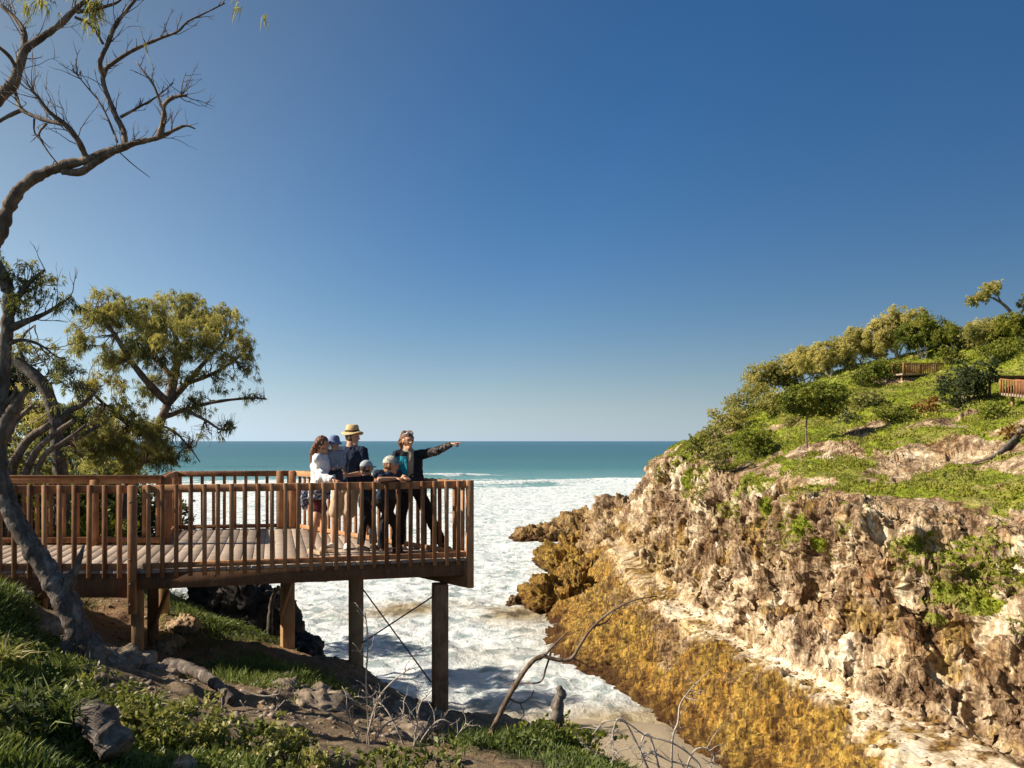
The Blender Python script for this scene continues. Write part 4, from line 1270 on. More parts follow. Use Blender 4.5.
# dead limbs reaching in at the top left
D6 = 6.6
def w6(*a): return [W(x * .3125, y * .3125, D6 + (d[0] if d else 0)) for x, y, *d in a]
b6 = on_land(-170, 6.6)
root = empty('bare_tree', tuple(b6), 'mostly bare tree whose long grey branches reach across the sky at top left', 'tree')
g = Geo()
limb(g, [b6 - [0, 0, .3], W(-165, 560, D6), W(-140, 450, D6), W(-110, 360, D6), W(-60, 300, D6), W(-20, 265, D6)] + w6((0,745),(20,680),(60,610),(110,570),(200,530),(290,510)), 0.07, 0.034, 14, 0.35, 0.02, 21, 13)
limb(g, w6((200,548),(250,552),(290,530),(350,487)), 0.03, 0.03, 8, 0.2, 0.02, 20, 10)
limb(g, w6((280,512),(350,485),(400,470),(440,455),(510,440),(560,415),(595,402),(625,412)), 0.036, 0.005, 10, 0.3, 0.02, 22, 12)
A_ = w6((400,468),(395,420,.05),(370,370,.1),(345,310,.15),(330,260,.2),(335,225,.2),(365,200,.2),(410,170,.2),(460,145,.25),(520,120,.3),(570,100,.3),(600,70,.3),(650,45,.35),(720,10,.4))
limb(g, A_, 0.025, 0.005, 9, 0.15, 0.02, 23, 10)
A2 = w6((333,240,.2),(320,200,.1),(345,140,.1),(370,80,.05),(400,40),(440,-10))
limb(g, A2, 0.022, 0.012, 8, 0.15, 0.02, 24, 10)
B_ = w6((510,440),(525,380,-.1),(525,340,-.1),(555,310,-.15),(597,305,-.2)); limb(g, B_, 0.025, 0.010, 7, 0.3, 0.02, 25, 12)
C_ = w6((275,505),(250,450,-.1),(210,400,-.15),(160,360,-.2),(120,310,-.25),(90,270,-.3)); limb(g, C_, 0.026, 0.006, 8, 0.2, 0.02, 26, 10)
E_ = [W(-120, 380, D6), W(-60, 200, D6), W(-25, 130, D6)] + w6((0,310),(40,270),(60,220),(80,160),(120,130),(190,80),(240,30),(290,-10))
limb(g, E_, 0.058, 0.015, 10, 0.2, 0.03, 27, 9)
F_ = w6((75,165),(75,100,.1),(40,50,.2),(0,15,.2)); limb(g, F_, 0.026, 0.014, 8, 0.2, 0.02, 28, 10)
G_ = w6((55,225),(30,180,-.1),(-10,145,-.2)); limb(g, G_, 0.020, 0.011, 7, 0.2, 0.02, 29, 10)
H_ = w6((210,400,-.15),(130,380,-.1),(70,350,-.05),(50,300),(40,270)); limb(g, H_, 0.016, 0.014, 7, 0.2, 0.02, 30, 10)
I_ = w6((70,352),(20,375),(-20,400)); limb(g, I_, 0.018, 0.012, 6, 0.2, 0.02, 31, 10)
J_ = w6((240,55),(290,80,.1),(330,140,.1)); limb(g, J_, 0.012, 0.010, 6, 0.2, 0.02, 32, 10)
K_ = w6((245,38),(300,30),(370,10),(400,-15)); limb(g, K_, 0.016, 0.008, 6, 0.2, 0.02, 33, 10)
L_ = w6((520,350,-.1),(490,270,-.1),(460,230,-.1),(435,195,-.1)); limb(g, L_, 0.011, 0.004, 5, 0.1, 0.03, 34)
M_ = w6((385,375,.1),(440,345,.1),(500,310,.1),(555,265,.1)); limb(g, M_, 0.013, 0.004, 5, 0.1, 0.03, 35)
N_ = w6((150,395,-.1),(125,430,-.1),(150,480,-.1),(185,525,-.1)); limb(g, N_, 0.010, 0.005, 5, 0.1, 0.03, 36)
O_ = w6((110,380),(110,420),(130,450)); limb(g, O_, 0.008, 0.004, 5, 0.1, 0.03, 37)
Q_ = w6((375,455),(350,390,.1),(320,330,.1),(280,280,.1),(230,220,.1)); limb(g, Q_, 0.010, 0.004, 5, 0.1, 0.03, 38)
S_ = w6((385,490),(430,530,.1),(480,568,.2)); limb(g, S_, 0.006, 0.003, 4, 0, None, 39)
gr = np.random.default_rng(12)
for q, c_, l_ in ((A_, 26, .24), (A2, 12, .28), (B_, 20, .22), (C_, 24, .30), (F_, 12, .28), (H_, 12, .22), (L_, 8, .14), (M_, 9, .14), (K_, 6, .2), (N_, 4, .14), (Q_, 12, .2),
                  (w6((320,500),(370,480),(440,455),(510,440),(560,415)), 14, .22), (w6((0,310),(60,220),(120,130),(240,30)), 9, .3)):
    twigs(g, q, gr, c_, l_, 0.0045, 2, 0.8, 0.25)
g.build('trunk', BARK, root, True)
def b6b(x, y, rx, ry, d=0.0, f=1, ts=0): return px_blob(x * .3125, y * .3125, rx * .3125, ry * .3125, D6 + d, f, ts)
build_leaves('foliage', tufts([b6b(300,25,28,40), b6b(305,75,18,35), b6b(180,35,30,20), b6b(140,10,28,18), b6b(250,5,20,14), b6b(770,8,26,16,.4,1,.15), b6b(838,48,10,26,.4,.8), b6b(0,250,20,30,0,.8,-.1), b6b(455,130,14,6,.2,.4), b6b(90,15,20,12)],
    per_m3=14000, k=6, ln=0.085, wd=0.011, gaps=0.5, gfreq=8, droop=0.9, seed=78, tone0=0.62, tonev=0.3, up=-0.4), LEAF_OLIVE, root)
g = None

# ---------------------------------------------------------------- bushes
def bush(label, base, rx, rz, mat, dens, ln, wd, seed, k=6, group=None, gaps=0.5, lobes=5, tone0=0.5, name='shrub', droop=0.1, up=0.5, ry=None, stems=True, tonev=0.3, cat='shrub'):
    g_ = np.random.default_rng(seed)
    root = empty(name, tuple(base), label, cat, group)
    ry = ry or rx
    bl = [(np.array(base) + [0, 0, rz * 0.45], (rx * .8, ry * .8, rz * .6), 1.0, 0.0)]
    for q in range(lobes):
        a = g_.random() * 6.28; rr = 0.35 + 0.5 * g_.random()
        bl.append((np.array(base) + [math.cos(a) * rx * rr, math.sin(a) * ry * rr, rz * (0.35 + 0.5 * g_.random())],
                   (rx * (0.25 + .25 * g_.random()), ry * (.25 + .25 * g_.random()), rz * (0.2 + .22 * g_.random())), 1.3, g_.normal(0, .1)))
    if stems:
        g = Geo()
        for q in range(6):
            e = bl[q % len(bl)][0] + g_.normal(0, .1, 3) * rx
            g.tube(wiggle(np.array(base) - [0, 0, 0.05], e, 5, 0.06, g_), np.linspace(ln * .22, ln * .07, 5), 5)
        g.build('stem', BARK, root, True)
    build_leaves('foliage', tufts(bl, per_m3=dens, k=k, ln=ln, wd=wd, gaps=gaps, gfreq=1.3 / max(rx * .35, ln * 2), seed=seed, droop=droop, tone0=tone0, up=up, tonev=tonev), mat, root)
    return root

# bank behind the deck, seen through the rails
for k, (px, D, rx, rz, m_, lab) in enumerate([
    (28, 17.5, 1.5, 1.9, LEAF_GREEN, 'bright green shrub behind the deck rails below the gnarled tree'),
    (88, 18.8, 1.7, 2.6, LEAF_DARK, 'dark shrub behind the deck rails left of the big tree trunk'),
    (-35, 15.5, 1.6, 2.8, LEAF_DARK, 'dark shrub at the left edge behind the forked trunk'),
    (142, 19.6, 1.2, 2.4, LEAF_DARK, 'dark shrub right under the big tree crown, beside the sea'),
    (112, 16.0, 0.9, 1.5, LEAF_GREEN, 'small bright green shrub low behind the rails near the corner of the walkway'),
    (55, 21.0, 2.2, 3.6, LEAF_OLIVE, 'grey olive shrub standing farthest back behind the arching trunk'),
    (5, 22.0, 2.2, 3.8, LEAF_OLIVE, 'tall olive shrub farthest back at the left edge')]):
    bush(lab, on_land(px, D, -0.1), rx, rz, m_, 420, 0.11, 0.045, 200 + k, group='shrubs behind the deck', tonev=0.5)

# trees on the bank farther left; their shade falls over the surf
for k, (x, y, h, r, m_, lab) in enumerate([
    (-24.5, 46, 6.5, 3.0, LEAF_DARK, 'dark tree far behind the deck at the left, nearest the surf'),
    (-28, 52, 6.5, 3.4, LEAF_OLIVE, 'olive tree far behind the deck, second from the surf'),
    (-31, 60, 5.5, 3.2, LEAF_DARK, 'dark round tree farthest along the left bank'),
    (-26, 38, 7.0, 3.4, LEAF_DARK, 'tall dark tree far behind the arching trunk'),
    (-19, 27, 6.0, 2.6, LEAF_OLIVE, 'olive tree half hidden behind the gnarled trunks at the left edge')]):
    gr = np.random.default_rng(600 + k)
    z0 = float(land_z(np.array([float(x)]), np.array([float(y)]))[0])
    b_ = np.array([x, y, z0 - .2]); top = b_ + [0, 0, h]
    bl = [(top + [gr.normal(0, r * .45), gr.normal(0, r * .45), -h * .3 * gr.random() - r * .25], (r * .55, r * .55, r * .38), 1.0, gr.normal(0, .1)) for _ in range(7)]
    tree('coastal_tree', lab, 'tree', b_, [(wiggle(b_, c_[0], 6, .05, gr), .16, .05) for c_ in bl[:4]], bl,
         dict(per_m3=45, k=8, ln=.22, wd=.08, gaps=.5, gfreq=1.2, droop=.4, tone0=.5, tonev=.4), m_, BARK, 'trees on the near bank', (5, .03), 610 + k)
# ---------------------------------------------------------------- plants of the headland
def hbase(px, py): return on_head(px, py)
def crest_tree(label, px0, px1, pyb, pyt, seed, mat=LEAF_CREST, lean=0.0, dens=1.0, lobes=5, bark=BARK_PALE, group='wind-bent trees on the crest', D=None, flat=0.55, tone0=0.65):
    """tree whose base stands at (mid, pyb), crown from px0..px1 up to pyt"""
    gr = np.random.default_rng(seed)
    pm = (px0 + px1) / 2
    b_ = hbase(pm + lean, pyb)
    D = b_[1]; s_ = D / FPX
    h = (pyb - pyt) * s_ * 1.06; w_ = (px1 - px0) * s_ * 1.25
    top = b_ + np.array([-lean * s_, 0, h])
    blobs = []
    for q in range(lobes):
        u = (q + 0.5) / lobes - 0.5
        c = top + np.array([u * w_ * 0.85, gr.normal(0, w_ * .12), -h * (0.30 + 0.5 * abs(u) ** 1.5 * 1.2 + 0.10 * gr.random())])
        blobs.append((c, (w_ * (0.20 + .06 * gr.random()), w_ * 0.22, h * flat * (0.60 + 0.2 * gr.random())), 1.0, gr.normal(0, .08)))
    paths = []
    for q in range(4):
        e = blobs[q % lobes][0]
        paths.append((wiggle(b_ + [gr.normal(0, .15), 0, -0.15], e, 6, 0.05, gr), 0.035 * h ** 0.7, 0.02))
    ln = 0.26
    return tree('crest_tree', label, 'tree', b_, paths, blobs, dict(per_m3=150 * dens, k=9, ln=0.24, wd=0.06, gaps=0.5, gfreq=1.0, droop=0.2, tone0=tone0, tonev=0.4), mat, bark, group, (4, 0.03), seed)
crest_tree('lowest tree of the crest row, greyish and thin, nearest the sea', 748, 792, 386, 352, 1, dens=.7, tone0=.42)
crest_tree('pale crest tree second from the sea with a wide rounded crown', 782, 822, 380, 345, 2)
crest_tree('crest tree with bare pale trunks in the middle of the row', 806, 850, 368, 336, 3)
crest_tree('crest tree left of the tallest crown in the row', 835, 880, 358, 324, 4)
crest_tree('tallest yellow green crown of the crest row', 868, 918, 352, 309, 5, dens=1.2)
crest_tree('dark green crest tree right of the tallest crown', 902, 942, 358, 318, 6, LEAF_GREEN, tone0=.5)
crest_tree('crest tree above the left stretch of boardwalk', 934, 972, 350, 326, 7, LEAF_GREEN)
crest_tree('pale crest tree between the boardwalk and the right edge', 965, 1010, 345, 318, 8, dens=.8)
crest_tree('crest tree cut by the right edge of the picture', 1000, 1050, 340, 312, 9, LEAF_GREEN)
# the lone leaning tree
b_ = hbase(1016, 338); D = b_[1]
def wl(x, y, d=0): return W(x, y, D + d)
tree('crest_tree', 'lone tree leaning left above the skyline at the right edge', 'tree', b_,
     [(np.array([b_ - [0, 0, .3], wl(1017,325), wl(1012,314), wl(1003,304), wl(993,298)]), 0.22, 0.10), (np.array([wl(1008,309), wl(1000,300), wl(996,291)]), 0.1, 0.04), (np.array([wl(993,298), wl(984,296), wl(976,294)]), .08, .03),
      (np.array([wl(1016,322), wl(1022,312), wl(1026,303)]), .12, .05)],
     [px_blob(978,297,11,8,D), px_blob(990,290,12,7,D), px_blob(999,285,9,4,D,.8), px_blob(969,300,5,6,D,.7), px_blob(1024,303,7,7,D,1,-.3)],
     dict(per_m3=110, k=8, ln=0.28, wd=0.10, gaps=0.5, gfreq=1.2, droop=0.2, tone0=0.6, tonev=0.4), LEAF_CREST, BARK, None, (5, 0.03), 19)

def hbush(label, px, py, wpx, hpx, seed, mat=LEAF_GREEN, dens=1.0, group='bushes on the headland slope', tone0=0.5, name='shrub', ln=0.20):
    b_ = hbase(px, py)
    s_ = b_[1] / FPX
    return bush(label, b_ - [0, 0, .05], wpx * .5 * s_, hpx * s_, mat, 60 * dens, ln, ln * 0.5, seed, 7, group, tone0=tone0, name=name)
HB = [('dark olive bush covering the gap between the two stretches of boardwalk', 962, 403, 56, 40, LEAF_DARK, 1.3),
 ('low green bush just left of the rust coloured bush', 893, 421, 50, 18, LEAF_GREEN, 1),
 ('rust coloured bush on the slope below the left boardwalk', 927, 412, 34, 16, LEAF_RUST, 1.2),
 ('round dark green bush below the right boardwalk', 992, 417, 34, 18, LEAF_GREEN, 1.3),
 ('green bush below the tallest crest tree', 884, 378, 50, 20, LEAF_GREEN, 1),
 ('small green bush left of the left boardwalk', 862, 384, 34, 16, LEAF_GREEN, 1),
 ('green shrub on the seaward slope with a dark shadow at its right', 756, 456, 40, 30, LEAF_GREEN, .9),
 ('shrub at the cliff brink nearest the sea', 718, 466, 40, 28, LEAF_OLIVE, .8),
 ('low grey green shrub on the skyline above the cliff brink', 712, 444, 34, 22, LEAF_OLIVE, .7),
 ('grey green shrub on the skyline below the lowest crest tree', 742, 416, 42, 26, LEAF_OLIVE, .7),
 ('pale shrub high on the skyline between the shrub and the lowest crest tree', 762, 402, 38, 22, LEAF_CREST, .7),
 ('feathery shrub on the skyline between the cliff brink and the pale shrub', 728, 428, 40, 24, LEAF_CREST, .8),
 ('dense green shrub on the skyline over the seaward slope', 700, 456, 34, 24, LEAF_GREEN, .8),
 ('yellow green scrub left of the slope tree under the skyline', 775, 412, 44, 22, LEAF_CREST, 1),
 ('wide green scrub between the crest row and the slope tree', 815, 400, 60, 20, LEAF_GREEN, 1),
 ('olive scrub right of the slope tree', 860, 408, 44, 18, LEAF_OLIVE, 1),
 ('pale scrub on the crest right of the left boardwalk', 975, 345, 50, 22, LEAF_CREST, 1),
 ('bright green bush near the right edge above the right boardwalk', 1000, 360, 50, 22, LEAF_GREEN, 1),
 ('rust and green low bush at the right edge beside the rocks', 1012, 438, 34, 14, LEAF_RUST, .8),
 ('small shrub hanging on the white cliff nearest the sea', 660, 482, 16, 16, LEAF_OLIVE, .7),
 ('olive shrub growing from the cliff face under the seaward shrub', 700, 505, 22, 22, LEAF_OLIVE, .7),
 ('small dark shrub below the slope tree', 846, 420, 24, 12, LEAF_DARK, .8),
 ('bright green shrub at the foot of the crest row', 826, 392, 34, 12, LEAF_GREEN, .8),
 ('dry yellow shrub left of the slope tree', 786, 424, 26, 14, LEAF_CREST, .7),
 ('green bush at the right edge on the cliff foot', 1018, 640, 26, 26, LEAF_OLIVE, .7),
 ('green shrub right above the left boardwalk', 950, 362, 30, 16, LEAF_GREEN, 1)]
for k, (lab, px, py, w_, h_, m_, dn) in enumerate(HB):
    hbush(lab, px, py, w_, h_, 300 + k, m_, dn)
# small tree standing free on the slope
b_ = hbase(806, 446); D = b_[1]
tree('slope_tree', 'small green tree on a thin bare trunk in the middle of the slope', 'tree', b_,
     [(np.array([b_ - [0, 0, .2], wl(806,430), wl(808,415), wl(815,402)]), 0.07, 0.04), (np.array([wl(808,415), wl(798,405), wl(790,398)]), .05, .02), (np.array([wl(808,415), wl(826,406), wl(838,400)]), .05, .02)],
     [px_blob(790,402,13,11,D), px_blob(812,397,16,10,D), px_blob(834,402,15,12,D), px_blob(822,410,16,8,D), px_blob(800,412,12,6,D)],
     dict(per_m3=160, k=8, ln=0.20, wd=0.09, gaps=0.5, gfreq=1.5, droop=0.1, tone0=0.5, tonev=0.4), LEAF_GREEN, BARK, None, (4, 0.02), 55)
# fallen dark log at the right edge
g = Geo(); limb(g, [hbase(1022, 432) + [0, 0, .3], hbase(1008, 446) + [0, 0, .2], hbase(992, 457) + [0, 0, .15], hbase(970, 462) + [0, 0, .05]], 0.17, 0.05, 8, .35, None, 3, 2)
tag(g.build('fallen_log', BARK_DARK, None, True), 'dark fallen log lying on the pale rocks at the right edge of the slope', 'log')

# ground cover: small leafy clumps wherever the slope is green
gg_ = np.random.default_rng(900)
HP = HG.reshape(-1, 3); hv = HVEG.reshape(-1); ht = HTR.reshape(-1)
w_ = hv * (ht < 7.6) * (HP[:, 1] > 25) * (HP[:, 1] < 110)
# equal chance per area: weight by quad size
du = np.linalg.norm(np.gradient(HG, axis=0), axis=-1); dv = np.linalg.norm(np.gradient(HG, axis=1), axis=-1)
w_ = w_ * (du * dv).reshape(-1) * (_hpx < 1100)
idx = gg_.choice(len(HP), 52000, p=w_ / w_.sum())
p = HP[idx] + gg_.normal(0, 0.06, (len(idx), 3)) * [1, 1, 0.3]
cl = fbm(p * 0.7, 3, 905)
hgt = 0.08 + 0.16 * np.clip(cl + .3, 0, 1)
K = 5
PP = np.repeat(p, K, 0); hh = np.repeat(hgt, K)
D_ = unit(len(PP), gg_) * 0.8 + np.array([0, 0, 0.8]); D_ /= np.linalg.norm(D_, axis=1, keepdims=True)
tone = np.clip(0.68 + 0.35 * np.repeat(cl + .6 * fbm(p * .15, 2, 906), K) + gg_.normal(0, .12, len(PP)), 0, 1)
V, F, T = leaves(PP + unit(len(PP), gg_) * hh[:, None] * .5, D_, hh * 1.0, hh * 0.5, tone)
tag(mesh_np('ground_cover', V, F, LEAF_GREEN, None, {'tone': T}), 'low green and olive ground cover spread over the headland slope', 'ground cover', kind='stuff')

# ---------------------------------------------------------------- boardwalk on the headland
def far_walk(label, a, b, seed):
    root = empty('boardwalk', tuple((a + b) / 2), label, 'boardwalk', 'boardwalk stretches on the headland')
    d = b - a; ln = np.linalg.norm(d); d /= ln
    n_ = np.array([d[1], -d[0], 0])
    if n_[1] < 0: n_ = -n_
    g = Geo(); g.beam(a + n_ * .7, b + n_ * .7, 1.5, 0.16); g.A = [np.full(g.n, .5)]; g.build('decking', PLANK, root, attr_name='tone')
    for off in (-0.05, 1.45):
        rl = bpy.data.objects.new('railing', None); C.objects.link(rl); rl.parent = root
        g = Geo(); g.beam(a + n_ * off + [0, 0, 1.05], b + n_ * off + [0, 0, 1.05], .09, .07); g.A = [np.full(g.n, .4)]; g.build('top_rail', WOOD, rl, attr_name='tone')
        m = int(ln / 0.2)
        for k in range(m + 1):
            q = a + d * (ln * k / m) + n_ * off
            big_ = k % 9 == 0
            g = Geo(); g.box(q + [0, 0, .5], ((.12 if big_ else .07),) * 2 + (1.08,)); g.A = [np.full(g.n, .4)]
            g.build('railing_post' if big_ else 'baluster', WOOD, rl, attr_name='tone')
    for t in (0.1, 0.5, 0.9):
        q = a + d * ln * t + n_ * .7
        g = Geo(); g.box(q - [0, 0, .8], (.16, .16, 1.6)); g.A = [np.full(g.n, .5)]; g.build('post', POSTW, root, attr_name='tone')
q = hbase(920, 376); Dq = q[1]
far_walk('left stretch of red brown boardwalk railing on the headland slope', W(903, 374, Dq), W(943, 374.5, Dq + 1), 1)
q = hbase(1012, 400); Dq = q[1] - 1.0
far_walk('right stretch of red brown boardwalk railing cut by the right edge', W(1001, 394, Dq), W(1046, 399, Dq - 3), 2)
g = Geo(); 
WP = W(1003, 368, Dq + 3); 
root = empty('shelter', tuple(W(1003, 385, Dq + 3)), 'low dark roofed shelter among the bushes above the right boardwalk', 'shelter')
g.box(W(1003, 378, Dq + 4), (3.6, 2.4, 0.18), None, .02); g.build('roof', BEAMW, root)
for dx in (-1.6, 1.6):
    for dy in (-1, 1):
        g = Geo(); g.box(W(1003, 390, Dq + 4) + [dx, dy, 0], (.14, .14, 2.1)); g.build('post', BEAMW, root)

# ---------------------------------------------------------------- foreground plants
gf = np.random.default_rng(950)
# grass and creepers on the near ground: one mass
n_ = 260000
yy = 3.6 + 14.5 * gf.random(n_) ** 1.6
pxx = gf.uniform(-60, 640, n_)
xx = (pxx - 512) / FPX * yy
v_ = veg_near(xx, yy)
keep = gf.random(n_) < v_ * 0.95
xx, yy = xx[keep], yy[keep]
zz = land_z(xx, yy)
p = np.stack([xx, yy, zz - 0.01], -1)
cl = fbm(p * 0.9, 3, 951)
keep = cl > -0.45
p = p[keep]; cl = cl[keep]
m_ = len(p)
ln_ = (0.07 + 0.10 * np.clip(cl + .5, 0, 1.2)) * (0.6 + .8 * gf.random(m_)) * np.clip(p[:, 1] / 6, .8, 1.3)
lean = np.stack([fbm(p * .6, 2, 960), fbm(p * .6, 2, 961), np.zeros(m_)], -1) * 0.8
D_ = unit(m_, gf) * 0.55 + lean + np.array([0, 0, 0.9]); D_ /= np.linalg.norm(D_, axis=1, keepdims=True)
tone = np.clip(0.42 + 0.35 * fbm(p * 1.3, 3, 963) + gf.normal(0, .14, m_), 0, 1)
V, F, T = leaves(p, D_, ln_, 0.009 + 0.004 * gf.random(m_), tone, 0.25)
tag(mesh_np('grass', V, F, GRASS, None, {'tone': T}), 'short mixed grass covering the near bank below the deck', 'grass', kind='stuff')

# broad leaf creeper on the ground
n2_ = 90000
yy = 4.0 + 12 * gf.random(n2_) ** 1.3
xx = (gf.uniform(-40, 640, n2_) - 512) / FPX * yy
v_ = veg_near(xx, yy) * sstep(-0.1, 0.35, fbm(np.stack([xx, yy, xx * 0], -1) * 0.8, 3, 970))
keep = gf.random(n2_) < v_
xx, yy = xx[keep], yy[keep]
p = np.stack([xx, yy, land_z(xx, yy) + 0.02], -1); m_ = len(p)
K = 3
PP = np.repeat(p, K, 0) + gf.normal(0, .02, (m_ * K, 3))
D_ = unit(m_ * K, gf) * [1, 1, .5] + [0, 0, .45]; D_ /= np.linalg.norm(D_, axis=1, keepdims=True)
tone = np.clip(np.repeat(0.42 + 0.4 * fbm(p * 1.1, 2, 971), K) + gf.normal(0, .12, m_ * K), 0, 1)
V, F, T = leaves(PP, D_, 0.045 + .03 * gf.random(m_ * K), 0.025 + .012 * gf.random(m_ * K), tone, 0.1)
tag(mesh_np('creeper', V, F, LEAF_FORE, None, {'tone': T}), 'small leaved creeper spreading through the grass of the near bank', 'ground cover', kind='stuff')

for k, (px, D, rx, rz, m_, lab, t0) in enumerate([
    (112, 6.0, 0.40, 0.32, LEAF_FORE, 'leafy shrub at the bottom left, just right of the grassy bank', .5),
    (165, 5.7, 0.48, 0.34, LEAF_FORE, 'pale leaved shrub at the bottom, above the charred log', .62),
    (232, 5.6, 0.42, 0.24, LEAF_FORE, 'yellow green shrub at the bottom between the charred log and the dead twigs', .6),
    (300, 5.55, 0.42, 0.19, LEAF_FORE, 'low yellow green shrub at the bottom beside the pale stone', .62),
    (372, 5.6, 0.40, 0.15, LEAF_FORE, 'low leafy shrub at the bottom behind the bare white twigs', .55),
    (440, 5.7, 0.26, 0.12, LEAF_FORE, 'small leafy shrub at the bottom near the foot of the dead branch', .55),
    (25, 4.9, 0.30, 0.26, LEAF_DARK, 'dark small shrub in the bottom left corner', .5),
    (540, 7.6, 0.55, 0.16, LEAF_GREEN, 'low green shrub in shade on the mound right of the dead branch', .45),
    (575, 7.1, 0.45, 0.14, LEAF_GREEN, 'sunlit green shrub at the bottom of the mound by the beach', .6)]):
    bush(lab, on_land(px, D, -0.03), rx, rz, m_, 3400 if m_ is LEAF_FORE else 3000, 0.052 if m_ is not LEAF_DARK else .06, 0.026, 500 + k, 6, 'shrubs in the foreground', tone0=t0, up=0.6, tonev=.35)

# grass tussock at the left edge
def tussock(label, base, n__, ln, seed, tone0=0.6):
    g_ = np.random.default_rng(seed)
    D_ = unit(n__, g_) * 0.75 + [0, 0, 0.9]; D_ /= np.linalg.norm(D_, axis=1, keepdims=True)
    P_ = np.asarray(base) + g_.normal(0, ln * .12, (n__, 3)) * [1, 1, 0]
    l_ = ln * (.5 + .7 * g_.random(n__))
    # two segments so the blades bend over
    S = np.cross(D_, unit(n__, g_)); S /= np.linalg.norm(S, axis=1, keepdims=True)
    a = P_; m1 = P_ + D_ * (l_ * .55)[:, None]; D2 = D_ * [1.3, 1.3, .35]; D2 /= np.linalg.norm(D2, axis=1, keepdims=True)
    m2 = m1 + D2 * (l_ * .45)[:, None] - [0, 0, ln * .08]
    w__ = 0.006
    V = np.stack([a - S * w__, a + S * w__, m1 - S * w__ * .8, m1 + S * w__ * .8, m2], 1).reshape(-1, 3)
    i = np.arange(n__)[:, None] * 5
    Q = i + np.array([0, 1, 3, 2]); T_ = i + np.array([2, 3, 4])
    tn = np.repeat(np.clip(tone0 + g_.normal(0, .2, n__), 0, 1), 5)
    o = mesh_np('grass_tussock', V, [Q, T_], GRASS, None, {'tone': tn})
    return tag(o, label, 'grass tussock', 'grass tussocks on the near bank')
tussock('pale dry grass tussock at the left edge of the grassy bank', on_land(6, 6.4), 140, 0.28, 1, .85)
tussock('green grass tussock in the bottom left corner', on_land(30, 5.2), 200, 0.34, 2, .45)
tussock('blue green grass tussock left of the charred log', on_land(62, 5.0), 220, 0.34, 3, .3)
tussock('grass tussock on the bank below the foot of the forked trunk', on_land(60, 6.8), 160, 0.24, 4, .5)
tussock('grass tussock behind the pale leaved shrub', on_land(150, 6.7), 140, 0.24, 5, .6)

# ---------------------------------------------------------------- dead wood in the foreground
root = empty('dead_branch', tuple(on_land(468, 6.8)), 'long bare dead branch rising from the bottom and bending right over the surf', 'dead branch')
DB = 6.8
def wb(*a): return [W(x, y, DB + (d[0] if d else 0)) for x, y, *d in a]
g = Geo(); gr = np.random.default_rng(61)
bb0 = on_land(466, DB)
limb(g, np.vstack([bb0 - [0, 0, .15], wb((474,764),(490,735),(508,698),(530,664),(545,655))]), 0.026, 0.019, 10, .2, .02, 1, 14)
limb(g, wb((543,656),(560,660),(572,658),(580,645),(592,628),(612,611),(635,600),(657,596)), 0.018, 0.005, 8, .2, .02, 2, 14)
limb(g, wb((545,655),(556,643),(568,632)), 0.012, 0.005, 6, .1, .02, 3)
limb(g, wb((551,652),(546,668),(540,682),(520,683,.1),(506,685,.1)), 0.010, 0.004, 6, .1, .02, 4)
limb(g, wb((508,698),(520,703),(530,698),(534,690)), 0.009, 0.004, 6, .1, .02, 5)
limb(g, wb((520,703),(524,715),(516,722)), 0.006, 0.003, 5, .1, .02, 6)
limb(g, wb((572,658),(585,664),(596,672)), 0.006, 0.003, 5, .1, .02, 7)
limb(g, wb((595,626),(606,622),(614,612)), 0.008, 0.004, 5, .1, .02, 8)
twigs(g, wb((580,645),(612,611),(657,596)), gr, 16, .16, 0.0035, 2)
twigs(g, wb((490,735),(530,664),(560,658)), gr, 8, .16, 0.0035, 2)
g.build('branch', bark_mat('brown_dead_bark', (0.07, 0.045, 0.032), (0.17, 0.115, 0.08), (0.32, 0.24, 0.18), 18), root, True)

def dead_shrub(label, base_px, D, sticks, seed, r=0.008, n_tw=5, tl=.16, mat=BARK_PALE):
    gr = np.random.default_rng(seed)
    b_ = on_land(base_px, D)
    root = empty('dead_shrub', tuple(b_), label, 'dead shrub', 'bare dead twigs in the foreground')
    g = Geo()
    for st in sticks:
        pts = [W(x, y, D + dd) for x, y, dd in st]
        if st[0][1] > 700: pts = [b_ - [0, 0, .1]] + pts
        limb(g, pts, r, r * .4, 7, .15, .02, seed, 16)
        twigs(g, np.array(pts[1:]) if len(pts) > 2 else np.array(pts), gr, n_tw, tl, r * .45, 2, .9, .1)
    g.build('branches', mat, root, True)
dead_shrub('bare white twigs standing upright below the deck between its two tall posts', 368, 6.9,
    [[(370,760,0),(368,720,0),(366,680,0.02),(368,640,.03),(365,612,.05)], [(368,735,0),(378,700,-.1),(392,682,-.15),(410,668,-.2)], [(370,750,0),(385,725,.1),(402,716,.15),(404,700,.2)], [(372,760,0),(352,728,.1),(345,700,.1)]], 71, .0105, 10, .2)
dead_shrub('tangle of curved grey twigs right of the upright white twigs', 408, 7.1,
    [[(408,762,0),(400,735,0),(388,712,0),(376,700,.1),(362,690,.1)], [(410,762,0),(425,735,0),(440,720,0),(455,725,0)], [(412,762,0),(416,730,.1),(420,705,.1),(432,690,.1)], [(405,765,0),(392,745,-.1),(380,742,-.1)]], 72, .0105, 9, .2)
dead_shrub('thin pale twigs beside the foot of the long dead branch', 450, 6.9,
    [[(452,766,0),(455,740,0),(466,722,0),(460,705,0)], [(450,766,0),(440,745,0),(428,735,.1)], [(460,766,0),(480,752,0),(500,748,.1)]], 73, .008, 8, .16)
